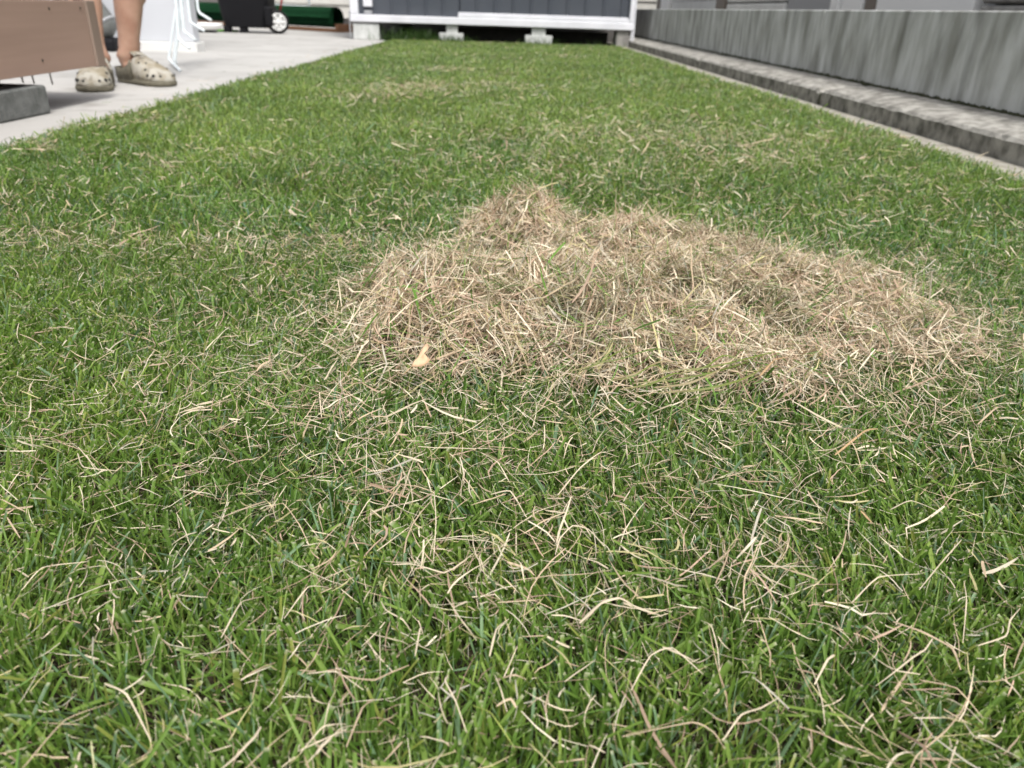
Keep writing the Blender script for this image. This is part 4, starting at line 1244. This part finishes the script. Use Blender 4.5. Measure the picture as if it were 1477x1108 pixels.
for wid, pts in THIN_STRAWS:
    parts.append(traced(pts, wid, random.choice('pptp')))
tag(strands_object("loose_clippings", parts, M['straw']), "loose dry straw clippings strewn over the whole lawn", "clippings", kind='stuff')
for label, wid, ck, pts in STRAWS:
    o = strands_object("dry_blade", [traced(pts, wid, ck)], M['straw'])
    # origin at the blade's middle
    c = sum((Vector(b) for b in o.bound_box), Vector()) / 8
    o.data.transform(Matrix.Translation(-c)); o.location = c
    tag(o, label, "straw", "single dry blades on the lawn")

# broad blades lying on the heap
def on_heap(pts, wid, col, lift, label):
    P3 = [(px, py) for px, py in pts]
    zs = [float(pile_h(px, py)) for px, py in pts]
    z0 = max(zs) + 0.018 + lift
    o = strands_object("dry_blade", [traced(P3, wid, col, z0, 0.003)], M['straw'])
    c = sum((Vector(b) for b in o.bound_box), Vector()) / 8
    o.data.transform(Matrix.Translation(-c)); o.location = c
    tag(o, label, "straw", "single dry blades on the lawn")
on_heap([(-0.0877, 0.594), (-0.072, 0.628), (-0.048, 0.684)], 3.0, 'p', 0.0, "long broad pale blade lying on the heap above the brown leaf")
on_heap([(0.220, 0.564), (0.236, 0.580), (0.257, 0.601)], 3.6, 'o', 0.002, "broad tan blade slanting on the heap's front slope")
on_heap([(-0.118, 0.583), (-0.101, 0.574)], 3.2, 'p', 0.0, "short cream stub beside the heap's front, next to the leaf")

# dead leaf in front of the heap
def dead_leaf():
    out = [(0, -.001), (.003, .004), (.0065, .010), (.0085, .0165), (.012, .021), (.0165, .024), (.0185, .022), (.017, .0175), (.0135, .0125),
           (.0155, .0095), (.0185, .0055), (.0165, .0015), (.0115, -.0005), (.006, -.0012)]
    cx_, cy_ = 0.010, 0.009
    bm = bmesh.new()
    rings = []
    for s, zz in ((1.0, 0.0), (0.6, 0.0014), (0.25, 0.0006)):
        rings.append([bm.verts.new((cx_ + (x - cx_) * s, cy_ + (y - cy_) * s, zz + 0.0022 * math.sin(x * 520) * s + 0.10 * (y - cy_) ** 2 * 40 * s)) for x, y in out])
    n = len(out)
    for a, b in zip(rings, rings[1:]):
        for k in range(n):
            bm.faces.new((a[k], a[(k + 1) % n], b[(k + 1) % n], b[k]))
    bm.faces.new(rings[-1])
    bmesh.ops.recalc_face_normals(bm, faces=bm.faces)
    bmesh.ops.solidify(bm, geom=list(bm.faces), thickness=0.0004)
    me = bpy.data.meshes.new("dead_leaf"); bm.to_mesh(me); bm.free()
    o = link("dead_leaf", me, M['leaf'], None, True)
    o.location = (-0.066, 0.556, 0.040)
    o.rotation_euler = (R(30), R(-6), R(4)); o.scale = (0.85, 0.85, 0.85)
    tag(o, "small tan two-lobed dead leaf at the front edge of the straw heap", "leaf")
    tube("stem", [(0.001, 0.0, 0.0), (-0.004, -0.004, -0.001), (-0.008, -0.006, -0.004)], 0.0004, M['leaf'], o, 5)
dead_leaf()

# bunch of long half-green blades bent over at the heap's front
def green_bunch():
    pr_list = []
    for k in range(10):
        a = random.uniform(-1, 1)
        y0 = 0.562 + a * 0.016
        z0 = 0.038 + random.uniform(-.010, .008)
        x0 = 0.055 + random.uniform(0, .10)
        ln = random.uniform(.05, .13)
        pts = [(x0, y0 - .006, z0 - .004), (x0 + ln * .35, y0 - .008 + a * .003, z0 + .002), (x0 + ln * .7, y0 + .006 + a * .006, z0 + .006), (x0 + ln, y0 + .022 + random.uniform(-.02, .02), z0 + random.uniform(-.004, .012))]
        path = np.array([tuple(v) for v in smooth_path(pts, 4)])
        tg = np.gradient(path, axis=0); tg /= np.linalg.norm(tg, axis=1, keepdims=True)
        S = np.cross(tg, np.array([random.uniform(-.4, .4), -0.6, 0.8])); S /= np.linalg.norm(S, axis=1, keepdims=True)
        u = np.linspace(0, 1, len(path))
        W = random.uniform(.0005, .0010) * np.interp(u, [0, .2, .7, 1], [.6, 1, .9, .2])
        gcol = np.array(random.choice([(0.13, 0.22, 0.04), (0.24, 0.29, 0.07), (0.19, 0.27, 0.05), (0.46, 0.38, 0.22)]))
        scol = np.array((0.52, 0.42, 0.26))
        f = np.interp(u, [0, .3, .55, 1], [.1, .8, 1, .7])[:, None]
        pr_list.append(ribbons(path[None], W[None], S[None], (scol * (1 - f) + gcol * f)[None]))
    o = strands_object("grass_bunch", pr_list, M['grass'])
    tag(o, "bunch of long yellow-green blades bent over at the heap's front", "grass bunch", kind='stuff')
green_bunch()
